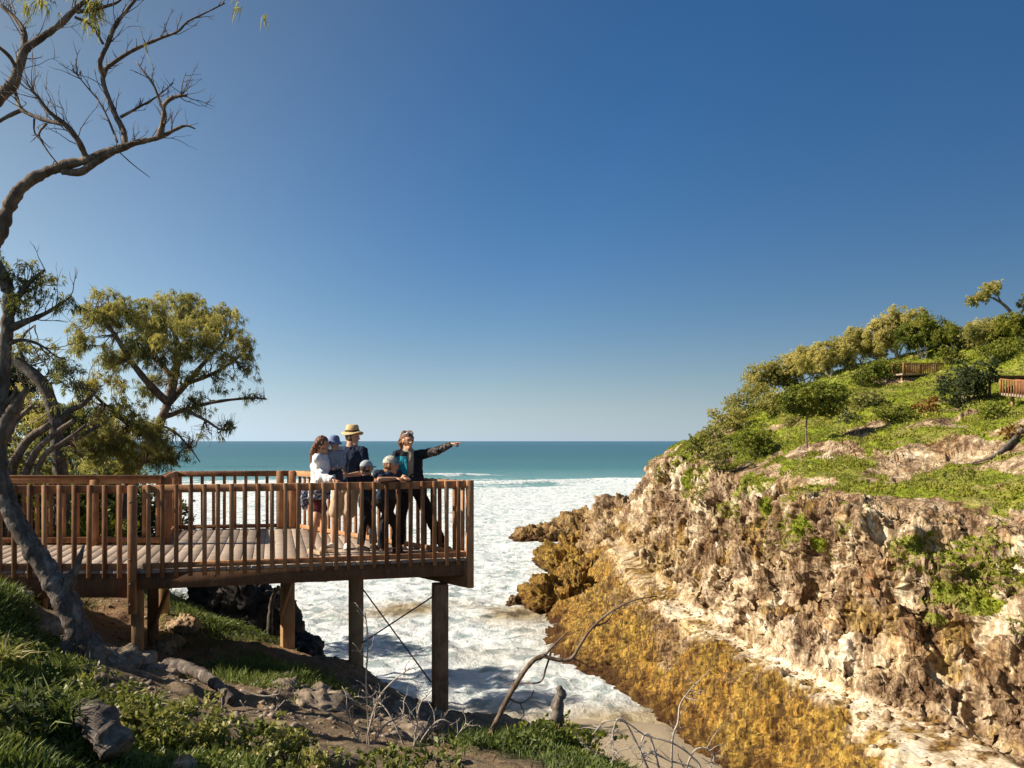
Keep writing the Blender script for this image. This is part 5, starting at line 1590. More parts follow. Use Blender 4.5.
dead_shrub('bare arching twigs at the bottom right of the centre, over the beach', 672, 6.6,
    [[(700,775,0),(690,755,0),(670,742,0),(645,735,0),(625,722,0),(605,722,0),(592,735,0)], [(672,745,0),(678,722,0),(680,705,.1),(690,690,.1),(702,678,.1)],
     [(690,758,0),(705,748,0),(714,756,0),(710,770,0)], [(650,737,0),(640,750,0),(648,768,0)], [(625,722,0),(612,740,0),(616,760,0)], [(700,775,0),(668,760,0),(650,752,0),(640,766,0)]], 74, .010, 9, .15)
dead_shrub('short pale dead sticks at the bottom left of the mound', 596, 6.4,
    [[(602,768,0),(592,750,0),(580,742,0)], [(608,768,0),(618,752,0),(632,748,0)]], 75, .007, 6, .12)
dead_shrub('grey dead sticks on the rocks left of the upright white twigs', 240, 7.4,
    [[(262,735,0),(250,715,0),(240,700,0)], [(225,730,0),(222,700,0),(224,690,0)], [(262,735,0),(272,715,0),(285,700,0)], [(240,690,.2),(262,696,.2),(280,694,.2)]], 76, .010, 3, .1)
# dark lying limb on the slope
g = Geo(); limb(g, [on_land(168, 9.0, .10), on_land(190, 8.7, .12), on_land(212, 8.3, .10), on_land(232, 7.9, .06)], 0.075, 0.045, 10, .3, .02, 3, 10)
tag(g.build('fallen_branch', BARK_DARK, None, True), 'dark fallen branch lying on the slope below the deck posts', 'branch')
g = Geo(); limb(g, [on_land(222, 7.7, -.05), W(224, 715, 7.65), W(222, 700, 7.6), W(226, 690, 7.6)], 0.04, 0.015, 8, .3, .02, 4, 12)
tag(g.build('tree_stump', BARK_DARK, None, True), 'thin dark broken stump beside the foreground shrubs', 'stump')
# stump at the mound
g = Geo(); q = on_land(556, 8.0); limb(g, [q - [0, 0, .2], q + [0, 0, .05], W(558, 704, 8.0), W(562, 695, 8.0), W(558, 687, 8)], 0.07, 0.035, 9, .45, .02, 4, 9)
tag(g.build('tree_stump', BARK_DARK, None, True), 'short broken dark stump on the green mound beside the beach', 'stump')
# stump and bare stem at the water edge behind the deck posts
g = Geo(); q = on_land(270, 14.6); limb(g, [q - [0, 0, .2], W(270, 625, 14.6), W(272, 600, 14.6), W(279, 586, 14.6)], 0.06, 0.025, 8, .3, .03, 4, 9)
tag(g.build('tree_stump', BARK_DARK, None, True), 'thin bare leaning stem beside the dark rocks left of the pale post', 'stump')

# ---------------------------------------------------------------- stones on the near slope
ST = {}
def stone_mat(name, c0, c1, c2, sc=6):
    m, nt, b, out = new_mat(name)
    v = coords(nt)
    a = tex_noise(nt, v, sc, 10, 0.7, 0.4)
    L(nt, ramp(nt, a, [(0.35, c0), (0.5, c1), (0.65, c2)]), b.inputs['Base Color'])
    b.inputs['Roughness'].default_value = 0.92; b.inputs['Specular IOR Level'].default_value = 0.15
    bump(nt, a, b, 0.8, 0.03)
    return m
ST['sand'] = stone_mat('tan_stone', (0.22, 0.14, 0.08), (0.40, 0.28, 0.17), (0.52, 0.40, 0.28))
ST['grey'] = stone_mat('grey_stone', (0.12, 0.09, 0.065), (0.27, 0.21, 0.155), (0.44, 0.36, 0.28))
ST['dark'] = stone_mat('dark_wet_rock', (0.015, 0.013, 0.012), (0.045, 0.038, 0.034), (0.11, 0.09, 0.075), 4)
def stone(label, px, D, w_, d_, h_, seed, m='grey', rot=None, sink=0.35, cat='rock', name='stone', res=34, group='stones on the near slope', tilt=0.0):
    q = on_land(px, D)
    o = rock_mesh(name, q + [0, 0, h_ * (0.5 - sink)], (w_ / 2, d_ / 2, h_ / 2), seed, ST[m], rot if rot is not None else seed * 1.3, res, blocky=0.7, tilt=tilt, scale=1.2)
    return tag(o, label, cat, group)
stone('larger rounded tan stone right of the short posts', 172, 12.2, .42, .34, .28, 1, 'sand')
stone('tan boulder behind the larger rounded tan stone', 184, 13.0, .62, .45, .34, 2, 'sand')
stone('small pale stone between the short posts and the tan boulders', 163, 11.4, .34, .3, .28, 3, 'sand')
stone('pale angular stone at the foot of the front short post', 143, 10.0, .30, .26, .24, 4, 'sand')
stone('pale stone in the bottom shrubs beside the yellow green shrub', 184, 5.1, .16, .14, .16, 5, 'sand')
stone('flat grey rock slab left of the tall middle post', 262, 9.6, 1.1, .8, 0.28, 6, sink=.80)
stone('flat grey rock slab below the sunlit grass patch', 300, 9.3, 1.3, .9, 0.29, 7, sink=.80)
stone('dark grey rock slab at the foot of the corner post', 405, 10.6, 1.4, .8, 0.36, 9, sink=.80)
stone('large grey rock right of the corner post', 468, 10.6, 1.0, .9, 0.34, 10, sink=.80)
stone('rough grey rock right of the forked trunk', 116, 8.6, .6, .5, .26, 13, sink=.6)
stone('rough grey rock halfway between the forked trunk and the fallen branch', 158, 8.8, .55, .4, .2, 14, sink=.6)
stone('grey rock on the grassy bank left of the forked trunk', 40, 8.2, .5, .4, .22, 15, sink=.6)
stone('small grey rock on the bank at the left edge', 16, 8.8, .4, .35, .2, 16, sink=.6)
stone('grey rock slab above the bare twigs', 392, 9.0, .9, .6, 0.24, 17, sink=.80)
for k, (px, D, w_, h_, lab) in enumerate([(236, 16.4, 1.3, .9, 'dark wet rock left of the bare stem by the surf'), (256, 16.0, 1.5, 1.1, 'dark wet rock right behind the bare stem'), (272, 17.2, 1.6, 1.0, 'dark wet rock beside the pale post at the surf'),
        (296, 16.6, 1.4, .8, 'low dark wet rock right of the pale post'), (222, 17.2, 1.4, 1.1, 'dark wet rock highest on the bank behind the deck'), (312, 16.2, 1.0, .6, 'lowest dark wet rock running into the surf')]):
    stone(lab, px, D, w_, w_ * .8, h_ * 1.3, 40 + k, 'dark', res=44, group='dark wet rocks at the surf', sink=.2)
# small debris stones: gravel nobody could count
gd = np.random.default_rng(33)
n_ = 2600
yy = gd.uniform(7, 14.5, n_); xx = (gd.uniform(20, 520, n_) - 512) / FPX * yy
k_ = (gd.random(n_) > veg_near(xx, yy)) & (fbm(np.stack([xx, yy, xx * 0], -1) * .9, 2, 71) > -0.15)
xx, yy = xx[k_], yy[k_]; zz = land_z(xx, yy)
oct_ = np.array([[1,0,0],[0,1,0],[-1,0,0],[0,-1,0],[0,0,1],[0,0,-1]], float)
of = np.array([[0,1,4],[1,2,4],[2,3,4],[3,0,4],[1,0,5],[2,1,5],[3,2,5],[0,3,5]])
sz = 0.012 + 0.045 * gd.random(len(xx)) ** 3
V = np.stack([xx, yy, zz], -1)[:, None, :] + (oct_[None] * (0.7 + .6 * gd.random((len(xx), 6, 1)))) * sz[:, None, None] * [1.2, 1, .7]
F = (np.arange(len(xx))[:, None, None] * 6 + of).reshape(-1, 3)
tag(mesh_np('gravel', V.reshape(-1, 3), F, ST['grey']), 'small loose stones strewn over the bare slope', 'gravel', kind='stuff')
gr_ = np.random.default_rng(44)
wl_ = sstep(2.0, 2.3, ht) * sstep(3.15, 2.9, ht) * (HP[:, 1] < 62) * (HP[:, 1] > 22)
ix = gr_.choice(len(HP), 700, p=wl_ / wl_.sum())
sz = 0.03 + 0.24 * gr_.random(len(ix)) ** 7
V = HP[ix][:, None, :] + [0, 0, .02] + (oct_[None] * (0.6 + .8 * gr_.random((len(ix), 6, 1)))) * sz[:, None, None] * [1.2, 1, .7]
F = (np.arange(len(ix))[:, None, None] * 6 + of).reshape(-1, 3)
tag(mesh_np('rubble', V.reshape(-1, 3), F, HMAT, None, {'cream': np.full(len(ix) * 6, .5), 'orange': np.repeat(gr_.random(len(ix)) * .6, 6), 'veg': np.zeros(len(ix) * 6), 'wet': np.zeros(len(ix) * 6)}), 'broken pale rubble lying along the ledge at the cliff foot', 'rubble', kind='stuff')
# charred log in the shrubs at the bottom left
root = empty('charred_log', tuple(on_land(98, 5.0)), 'charred broken log lying in the grass at the bottom left', 'log')
g = Geo(); limb(g, [on_land(78, 5.15, .10), on_land(95, 5.0, .16), on_land(118, 4.9, .14)], 0.085, 0.095, 14, .35, .015, 5, 12); g.build('wood', BARK_DARK, root, True)
g = Geo(); limb(g, [on_land(66, 5.3, .06), on_land(78, 5.2, .14), on_land(84, 5.1, .2)], 0.05, 0.03, 9, .4, .015, 6, 14); g.build('side_branch', BARK, root, True)
# ================================================================ PEOPLE
def cloth(name, col, var=0.12, scale=14, rough=0.85, bmp=0.25):
    return simple_mat(name, col, rough, var, scale, bmp, 0.01, 0.2)
def skin(name, col):
    m, nt, b, out = new_mat(name)
    v = coords(nt)
    L(nt, ramp(nt, tex_noise(nt, v, 12, 3), [(0.3, tuple(c * .88 for c in col)), (0.7, col)]), b.inputs['Base Color'])
    b.inputs['Roughness'].default_value = 0.5
    b.inputs['Subsurface Weight'].default_value = 0.08
    b.inputs['Subsurface Radius'].default_value = (0.02, 0.008, 0.004)
    return m
def pattern_mat(name, a, b_, scale, thr=0.5):
    m, nt, b, out = new_mat(name)
    n_ = tex_noise(nt, coords(nt), scale, 3, 0.6, 0.5)
    L(nt, ramp(nt, n_, [(thr - 0.02, a), (thr + 0.02, b_)]), b.inputs['Base Color'])
    b.inputs['Roughness'].default_value = 0.85
    return m
SKIN = skin('skin', (0.60, 0.34, 0.22)); SKIN_TAN = skin('tanned_skin', (0.62, 0.31, 0.17))
HAIR_BR = simple_mat('brown_hair', (0.14, 0.055, 0.025), 0.55, 0.5, 30, 0.6, 0.01, 0.4)
HAIR_DK = simple_mat('dark_hair', (0.06, 0.035, 0.022), 0.55, 0.4, 30, 0.6, 0.01, 0.4)
HAIR_MID = simple_mat('tied_brown_hair', (0.20, 0.10, 0.05), 0.55, 0.5, 30, 0.8, 0.015, 0.4)
EYEM = simple_mat('dark_eye', (0.03, 0.02, 0.015), 0.3, 0, 1, 0)
LIPM = simple_mat('lips', (0.42, 0.13, 0.10), 0.5, 0, 1, 0)

def remesh(geo, voxel, smooth_it=4, crease=0.0, cfreq=9.0, seed=0):
    V = np.vstack(geo.V); F = []
    if geo.Q: F.append(np.vstack(geo.Q))
    if geo.T: F.append(np.vstack(geo.T))
    o = mesh_np('tmp', V, F)
    m = o.modifiers.new('r', 'REMESH'); m.mode = 'VOXEL'; m.voxel_size = voxel; m.adaptivity = 0
    s_ = o.modifiers.new('s', 'SMOOTH'); s_.factor = 0.5; s_.iterations = smooth_it
    dg = bpy.context.evaluated_depsgraph_get()
    me = bpy.data.meshes.new_from_object(o.evaluated_get(dg))
    n_ = len(me.vertices)
    V = np.empty(n_ * 3, dtype=np.float32); me.vertices.foreach_get('co', V); V = V.reshape(-1, 3).astype(float)
    Nn = np.empty(n_ * 3, dtype=np.float32); me.vertices.foreach_get('normal', Nn); Nn = Nn.reshape(-1, 3)
    nl = np.array([p.vertices[:] for p in me.polygons if len(p.vertices) == 4]).reshape(-1, 4)
    tr = [p.vertices[:] for p in me.polygons if len(p.vertices) == 3]
    if crease:
        V = V + Nn * (crease * (ridged(V * cfreq * np.array([1, 1, .55]), 2, seed) - 0.6))[:, None]
    d_ = o.data
    bpy.data.objects.remove(o); bpy.data.meshes.remove(d_); bpy.data.meshes.remove(me)
    return V, [nl] + ([np.array(tr)] if tr else [])

def rz(v, a):
    v = np.asarray(v, float)
    c, s_ = math.cos(a), math.sin(a)
    return np.stack([v[..., 0] * c - v[..., 1] * s_, v[..., 0] * s_ + v[..., 1] * c, v[..., 2]], -1)

def ring_loft(g, rings, yaw, n=28):
    """rings: (cx, cy, cz, rx, ry) in a frame turned by yaw"""
    th = np.linspace(0, 2 * np.pi, n, endpoint=False)
    V = []
    for c, rx, ry in rings:
        e = np.stack([np.sign(np.cos(th)) * np.abs(np.cos(th)) ** .9 * rx, np.sin(th) * ry, th * 0], -1)
        V.append(rz(e, yaw) + np.asarray(c))
    V = np.array(V); m = len(rings)
    a = np.arange(m * n).reshape(m, n); b_ = np.roll(a, -1, 1)
    Q = np.stack([a[:-1], b_[:-1], b_[1:], a[1:]], -1).reshape(-1, 4)
    VV = np.vstack([V.reshape(-1, 3), V[0].mean(0), V[-1].mean(0)])
    T_ = np.vstack([np.stack([b_[0], a[0], np.full(n, m * n)], -1), np.stack([a[-1], b_[-1], np.full(n, m * n + 1)], -1)])
    g.add(VV, Q, T_)

def ball(g, c, r, yaw=0.0, n=16, fn=None):
    th = np.linspace(0, np.pi, n); ph = np.linspace(0, 2 * np.pi, n * 2, endpoint=False)
    T_, P_ = np.meshgrid(th, ph, indexing='ij')
    U = np.stack([np.sin(T_) * np.cos(P_), np.sin(T_) * np.sin(P_), np.cos(T_)], -1)
    V = U * np.asarray(r)
    if fn is not None: V = fn(V, U)
    V = rz(V, yaw) + np.asarray(c)
    a = np.arange(n * n * 2).reshape(n, n * 2); b_ = np.roll(a, -1, 1)
    g.add(V.reshape(-1, 3), np.stack([a[:-1], a[1:], b_[1:], b_[:-1]], -1).reshape(-1, 4))

def caps_tube(g, pts, rad, n=14, res=0.02, flat=None):
    pts = np.asarray(pts, float)
    g.tube(pts, rad, n, res=res)
    ball(g, pts[0], [rad[0]] * 3, n=10); ball(g, pts[-1], [rad[-1]] * 3, n=10)

def hand(g, wrist, d, nrm, s_, pose, thumb):
    """palm and five fingers; d towards the fingers, nrm out of the palm, thumb = +1/-1 side"""
    d = np.asarray(d, float); d /= np.linalg.norm(d)
    nrm = np.asarray(nrm, float); nrm -= d * np.dot(nrm, d); nrm /= np.linalg.norm(nrm)
    l_ = np.cross(nrm, d) * thumb
    palm = wrist + d * 0.05 * s_
    for k, off in enumerate((-0.027, -0.009, 0.009, 0.027)):
        caps_tube(g, [wrist + l_ * off * .6 * s_ + d * .005 * s_, wrist + d * .09 * s_ + l_ * off * s_], [.015 * s_, .0125 * s_], 8)
    for k, (off, ln) in enumerate(((0.029, .070), (0.010, .078), (-0.010, .072), (-0.028, .058))):     # index first, thumb side
        c_ = {'point': [0.05, 1.5, 1.6, 1.6][k], 'relax': 0.35 + .1 * k, 'grip': 1.0, 'flat': 0.12}[pose]
        b0 = wrist + d * .088 * s_ + l_ * off * s_
        p_ = [b0]; ang = 0.0
        for j, f in enumerate((.45, .32, .23)):
            ang += c_ * (0.75 if j == 0 else 0.8 if pose != 'relax' else .6)
            dd = d * math.cos(ang) + nrm * math.sin(ang) + l_ * off * 1.2
            p_.append(p_[-1] + dd * ln * f * s_)
        caps_tube(g, p_, np.array([.0095, .009, .0085, .0075]) * s_, 8, .01)
    t0 = wrist + d * .025 * s_ + l_ * .026 * s_
    t1 = t0 + (l_ * .75 + d * .6 + nrm * .35) * .036 * s_
    t2 = t1 + (l_ * .35 + d * .85 + nrm * .45) * .032 * s_
    t3 = t2 + (d * .9 + nrm * .5) * .024 * s_
    caps_tube(g, [t0, t1, t2, t3], np.array([.014, .012, .0105, .009]) * s_, 8, .01)

def head_geo(g, c, yaw, s_, hs=1.0):
    """head with brow, nose, cheeks, chin, ears; local +Y is the face"""
    k = s_ * hs
    def fn(V, U):
        x, y, z = V[..., 0] / k, V[..., 1] / k, V[..., 2] / k
        yf = np.clip(U[..., 1], 0, 1)
        V = V.copy()
        # narrower jaw, flatter face
        jaw = sstep(0.0, -0.10, z)
        V[..., 0] *= 1 - 0.30 * jaw
        V[..., 1] += k * (-0.012 * jaw * (1 - yf) * 2)
        V[..., 1] += k * 0.010 * np.exp(-((z - 0.028) / .012) ** 2) * yf ** 2          # brow
        V[..., 1] -= k * 0.012 * np.exp(-((z - 0.005) / .014) ** 2) * np.exp(-((np.abs(x) - .032) / .016) ** 2) * yf   # eye sockets
        V[..., 1] += k * 0.012 * np.exp(-((z + .098) / .018) ** 2) * np.exp(-(x / .03) ** 2) * yf    # chin
        V[..., 1] += k * 0.006 * np.exp(-((z + .062) / .012) ** 2) * np.exp(-(x / .022) ** 2) * yf    # lips
        return V
    ball(g, c, (0.076 * k, 0.098 * k, 0.118 * k), yaw, 28, fn)
    def loc(x, y, z): return np.asarray(c) + rz(np.array([x, y, z]) * k, yaw)
    g.tube([loc(0, .088, .018), loc(0, .102, -.008), loc(0, .113, -.028), loc(0, .098, -.036)], np.array([.008, .010, .0125, .010]) * k, 10)
    ball(g, loc(.012, .100, -.030), [.009 * k] * 3, n=8); ball(g, loc(-.012, .100, -.030), [.009 * k] * 3, n=8)
    for sd in (-1, 1):
        ball(g, loc(sd * .078, -.006, -.006), (.010 * k, .020 * k, .032 * k), yaw, 10)
    caps_tube(g, [loc(0, .05, -.10), loc(0, .01, -.095), loc(0, -.03, -.06)], [.035 * k, .045 * k, .055 * k], 12)
    return loc

def figure(label, px, D, H, yaw, head_yaw, arms, legs, garments, skinm, lean=(0, 0, 0), female=False, hs=1.0, base=None, head_off=(0, 0, 0), hair=None, group=None, torso_w=1.0):
    s_ = H / 1.70
    feet = np.array([(px - 512) / FPX * D, D, DZ]) if base is None else np.asarray(base, float)
    root = empty('person', tuple(feet), label, 'person', group)
    lean = np.asarray(lean, float)
    def up(z):                   # spine point at height z (for 1.70 m)
        t = np.clip((z - 0.88) / (1.50 - 0.88), 0, 1.2)
        return feet + np.array([0, 0, z * s_]) + lean * t
    def loc(x, y, z): return up(z) + rz(np.array([x, y, 0]) * s_, yaw)
    wst = 0.118 if female else 0.135
    hip = 0.172 if female else 0.160
    sh = 0.150 if female else 0.175
    shx = 0.165 if female else 0.190
    prof = [(0.80, .105, .085), (0.86, hip * .93, .105), (0.92, hip, .115), (1.00, (hip + wst) / 2, .102), (1.08, wst, .090), (1.18, (wst + sh) / 2, .104 if not female else .108), (1.28, sh, .118 if not female else .120), (1.36, sh * 1.0, .100), (1.41, sh * .72, .075), (1.45, .066, .062), (1.52, .052, .056)]
    def torso(g, z0, z1, inf):
        zs = [z0] + [p[0] for p in prof if z0 < p[0] < z1] + [z1]
        P_ = np.array(prof)
        rr = [(up(z), (np.interp(z, P_[:, 0], P_[:, 1]) * torso_w + inf) * s_, (np.interp(z, P_[:, 0], P_[:, 2]) + inf) * s_) for z in zs]
        ring_loft(g, rr, yaw)
    body = Geo()
    torso(body, .80, 1.52, 0)
    hc = up(1.585) + np.asarray(head_off, float) + rz([0, .018 * s_, 0], head_yaw)
    hc[2] = up(1.585)[2] + np.asarray(head_off)[2]
    caps_tube(body, [up(1.42), up(1.50) * .5 + (hc - [0, 0, .085 * s_]) * .5, hc - [0, 0, .05 * s_]], [.060 * s_, .052 * s_, .052 * s_], 14)
    hl = head_geo(body, hc, head_yaw, s_, hs)
    armc = {}
    for a in arms:
        sd = a['side']
        S = loc(sd * shx, 0, 1.385)
        E = feet + np.asarray(a['elbow'], float); Wr = feet + np.asarray(a['wrist'], float)
        armc[sd] = (S, E, Wr)
        caps_tube(body, [S, S * .5 + E * .5 , E, E * .55 + Wr * .45, Wr], np.array([.052, .044, .036, .036, .025]) * s_, 14, .03)
        caps_tube(body, [loc(sd * shx * .45, 0, 1.39), S], [.055 * s_, .052 * s_], 12)
        hd = a.get('dir'); hd = (Wr - E) if hd is None else np.asarray(hd, float)
        hand(body, Wr, hd, np.asarray(a.get('palm', (0, 0, -1)), float), s_, a.get('pose', 'relax'), a.get('thumb', 1))
    legc = {}
    for l_ in legs:
        sd = l_['side']
        Hp = loc(sd * .088, 0, .88)
        K_ = feet + np.asarray(l_['knee'], float); A_ = feet + np.asarray(l_['ankle'], float)
        legc[sd] = (Hp, K_, A_, l_['toe'])
        fw = rz([0, 1, 0], l_['toe'])
        caps_tube(body, [Hp, Hp * .5 + K_ * .5, K_, K_ * .65 + A_ * .35 - fw * .012 * s_, A_ * .8 + K_ * .2, A_], np.array([.085, .075, .053, .055, .036, .036]) * s_, 16, .03)
        caps_tube(body, [A_ - fw * .03 * s_ - [0, 0, .045 * s_], A_ + fw * .09 * s_ - [0, 0, .05 * s_], A_ + fw * .16 * s_ - [0, 0, .058 * s_]], np.array([.033, .032, .022]) * s_, 12)
    V, F = remesh(body, 0.0065 if s_ > .6 else .005, 3)
    mesh_np('body', V, F, skinm, root, None, True)
    # eyes, brows and mouth
    g = Geo()
    for sd in (-1, 1): ball(g, hl(sd * .031, .089, .006), (.012 * s_, .006 * s_, .006 * s_), head_yaw, 8)
    g.build('eyes', EYEM, root, True)
    g = Geo(); g.tube([hl(-.022, .097, -.064), hl(0, .103, -.062), hl(.022, .097, -.064)], [.003 * s_, .006 * s_, .003 * s_], 8); g.build('mouth', LIPM, root, True)
    for q, gm in enumerate(garments):
        g = Geo(); inf = gm.get('inf', .012)
        if 'torso' in gm: torso(g, gm['torso'][0], gm['torso'][1], inf)
        if gm.get('sleeve'):
            for sd in gm.get('sides', armc.keys()):
                S, E, Wr = armc[sd]
                caps_tube(g, [loc(sd * shx * .45, 0, 1.385), S], [(.055 + inf * .8) * s_, (.053 + inf) * s_], 12)
                f = gm['sleeve']
                pts = [S, S * .5 + E * .5, E, E * .5 + Wr * .5, Wr]; rd = (np.array([.052, .046, .040, .036, .027]) + inf) * s_
                if f <= 0.5:
                    pts = [S, S * (1 - f) + E * f, S * (1 - 2 * f) + E * 2 * f]; rd = (np.array([.052, .050, .050]) + inf) * s_
                elif f < 1:
                    pts = pts[:4]; rd = rd[:4]
                g.tube(pts, rd, 16, res=.03)
        if gm.get('legs'):
            for sd, (Hp, K_, A_, t_) in legc.items():
                f = gm['legs']; wd = gm.get('wide', 0)
                if f <= 1:
                    e = Hp * (1 - f) + K_ * f
                    caps_tube(g, [Hp, e], [(.088 + inf) * s_, (.078 + inf + wd) * s_], 18, .03)
                else:
                    e = K_ * (2 - f) + A_ * (f - 1)
                    g.tube([Hp, Hp * .5 + K_ * .5, K_, K_ * .5 + e * .5, e], (np.array([.086, .078, .060, .058 + wd * .5, .048 + wd]) + inf) * s_, 18, res=.03)
                    ball(g, Hp, [(.088 + inf) * s_] * 3, n=12)
        if gm.get('shoes'):
            for sd, (Hp, K_, A_, t_) in legc.items():
                fw = rz([0, 1, 0], t_)
                caps_tube(g, [A_ - fw * .035 * s_ - [0, 0, .04 * s_], A_ + fw * .09 * s_ - [0, 0, .045 * s_], A_ + fw * .165 * s_ - [0, 0, .052 * s_]], np.array([.045, .043, .032]) * s_, 14)
                ball(g, A_ - [0, 0, .02 * s_], [.046 * s_] * 3, n=12)
                ax = np.stack([fw, np.cross([0, 0, 1], fw), [0, 0, 1]])
                g.box(A_ + fw * .065 * s_ - [0, 0, .068 * s_], (.27 * s_, .085 * s_, .022 * s_), ax, .006)
        V, F = remesh(g, gm.get('voxel', .009), 3, gm.get('crease', .010), 9, q + 3)
        mesh_np(gm['name'], V, F, gm['mat'], root, None, True)
    return root, hl, loc, armc, legc, feet, s_, hc

def part_geo(root, name, g, mat, voxel=.008, crease=0.0, sm=2, cf=12):
    V, F = remesh(g, voxel, sm, crease, cf, 3)
    return mesh_np(name, V, F, mat, root, None, True)

FAM = None
# ---- woman in white blouse
r_, hl, loc, ac, lc, ft, s_, hc = figure('long haired woman in white blouse and tied jumper at the left end of the group', 319, 11.35, 1.66, R(-95), R(-105),
    [dict(side=1, elbow=(.05, .20, 1.12), wrist=(.24, .02, 1.07), dir=(.6, -.5, -.3), pose='relax', thumb=-1),
     dict(side=-1, elbow=(.07, -.24, 1.10), wrist=(.28, -.36, 1.07), dir=(.9, -.3, -.25), pose='grip', thumb=1)],
    [dict(side=1, knee=(.05, .07, .47), ankle=(.06, .10, .085), toe=R(-95)), dict(side=-1, knee=(-.03, -.08, .47), ankle=(-.08, -.10, .085), toe=R(-120))],
    [dict(name='shorts', mat=cloth('maroon_shorts', (0.10, 0.025, 0.035)), torso=(.80, 1.06), legs=.55, wide=.012, inf=.010),
     dict(name='blouse', mat=cloth('white_blouse', (0.80, 0.79, 0.77), .04), torso=(.99, 1.44), sleeve=1.0, inf=.022, crease=.022),
     dict(name='shoes', mat=cloth('tan_shoes', (0.50, 0.36, 0.24)), shoes=True)], SKIN_TAN, (0.03, 0, 0), True)
g = Geo()
ball(g, hl(0, -.012, .022), (.090 * s_, .108 * s_, .112 * s_), R(-105), 20)
for x in (-.06, -.02, .03, .07):
    caps_tube(g, [hl(x, -.05, .03), hl(x * 1.2, -.10, -.08), hl(x * 1.3, -.115, -.20), hl(x * 1.2, -.10, -.33)], [.04, .045, .04, .022], 10)
fc = Geo()
V_, F_ = remesh(g, .008, 2, .016, 22, 3)
# the hair stays behind the face
f_ = rz([0, 1, 0], R(-105)); q_ = (V_ - hl(0, 0, 0)) @ f_
V_ = V_ - np.outer(np.clip(q_ - .055, 0, None) * (V_[:, 2] < hl(0, 0, .055)[2]) * 1.6, f_)
mesh_np('hair', V_, F_, HAIR_BR, r_, None, True)
g = Geo(); ring_loft(g, [(loc(0, 0, .80), .205, .155), (loc(0, 0, .92), .205, .150), (loc(0, 0, 1.01), .165, .125)], R(-95))
caps_tube(g, [loc(.02, -.14, .98), loc(.04, -.20, .85), loc(.05, -.20, .68)], [.05, .06, .045]); caps_tube(g, [loc(-.08, -.13, .98), loc(-.12, -.18, .86), loc(-.12, -.18, .72)], [.05, .055, .04])
part_geo(r_, 'tied_jumper', g, pattern_mat('blue_white_pattern', (0.05, 0.06, 0.11), (0.50, 0.50, 0.54), 26, .53), .01, .02)['label'] = 'patterned navy and white jumper tied at waist'

# ---- man with straw hat, toddler on his arm
r_, hl, loc, ac, lc, ft, s_, hc = figure('man in straw hat, navy shirt and beige shorts holding a toddler on his arm', 347, 11.9, 1.78, R(168), R(-112),
    [dict(side=-1, elbow=(.28, -.04, 1.13), wrist=(.06, -.24, 1.10), dir=(-.9, -.1, .1), palm=(0, .5, .6), pose='relax', thumb=1),
     dict(side=1, elbow=(-.20, -.08, 1.12), wrist=(-.14, -.33, 1.05), dir=(.5, -.6, 0), palm=(0, 0, 1), pose='relax', thumb=-1)],
    [dict(side=1, knee=(-.17, -.05, .48), ankle=(-.20, -.02, .09), toe=R(150)), dict(side=-1, knee=(.03, -.04, .48), ankle=(.0, .0, .09), toe=R(190))],
    [dict(name='shorts', mat=cloth('beige_shorts', (0.50, 0.37, 0.25)), torso=(.80, 1.06), legs=.85, wide=.008, inf=.014),
     dict(name='shirt', mat=cloth('navy_shirt', (0.018, 0.028, 0.055)), torso=(.92, 1.45), sleeve=.40, inf=.020, crease=.016),
     dict(name='shoes', mat=cloth('white_trainers', (0.72, 0.68, 0.62)), shoes=True)], SKIN, (0.06, 0, 0))
g = Geo(); ball(g, hl(0, -.014, .016), (.082 * s_, .100 * s_, .105 * s_), R(-112), 18)
V_, F_ = remesh(g, .008, 2, .006, 22, 3); f_ = rz([0, 1, 0], R(-112)); q_ = (V_ - hl(0, 0, 0)) @ f_
V_ = V_ - np.outer(np.clip(q_ - .03, 0, None) * (V_[:, 2] < hl(0, 0, .07)[2]) * 1.4, f_); mesh_np('hair', V_, F_, HAIR_DK, r_, None, True)
def hat(root, hl, s_, yaw, mat, band, brim=.17, crown=.10, zc=.055, droop=.02, name='hat', tiltf=0.0):
    g = Geo(); n = 36; th = np.linspace(0, 2 * np.pi, n, endpoint=False); rows = []
    for r, z in ((brim, -.012 - droop), (brim * .985, -.004 - droop), (brim * .78, .004), (.100, .010), (.097, .03), (.092, .06), (.082, crown - .01), (.060, crown + .004), (.030, crown - .006), (.001, crown - .012)):
        wv = 1 + .04 * np.cos(2 * th + 1)
        zz = z + (-.018 * np.cos(2 * th) * (r > .11)) + tiltf * np.sin(th) * r
        rows.append(np.stack([np.cos(th) * r * .92 * wv * s_, np.sin(th) * r * 1.05 * s_, zz * s_], -1))
    V = np.array(rows); V = np.concatenate([V, (V - [0, 0, .006])[::-1]], 0)
    m = len(V); a = np.arange(m * n).reshape(m, n); b_ = np.roll(a, -1, 1); a2 = np.roll(a, -1, 0); b2 = np.roll(b_, -1, 0)
    V = rz(V.reshape(-1, 3), yaw) + hl(0, -.005, zc)
    ht_ = mesh_np(name, V, np.stack([a, b_, b2, a2], -1).reshape(-1, 4), mat, root, None, True)
    if band is not None:
        g = Geo(); ring_loft(g, [(hl(0, -.005, zc + .012), .095 * s_, .108 * s_), (hl(0, -.005, zc + .040), .091 * s_, .103 * s_)], yaw, 36); g.build('hat_band', band, ht_, True)
    return ht_
STRAW = simple_mat('straw', (0.62, 0.44, 0.22), .8, .2, 60, .5, .004)
hat(r_, hl, s_, R(-112), STRAW, cloth('brown_band', (.10, .06, .03)), .152, .115, .060, .0)
man_ft = ft
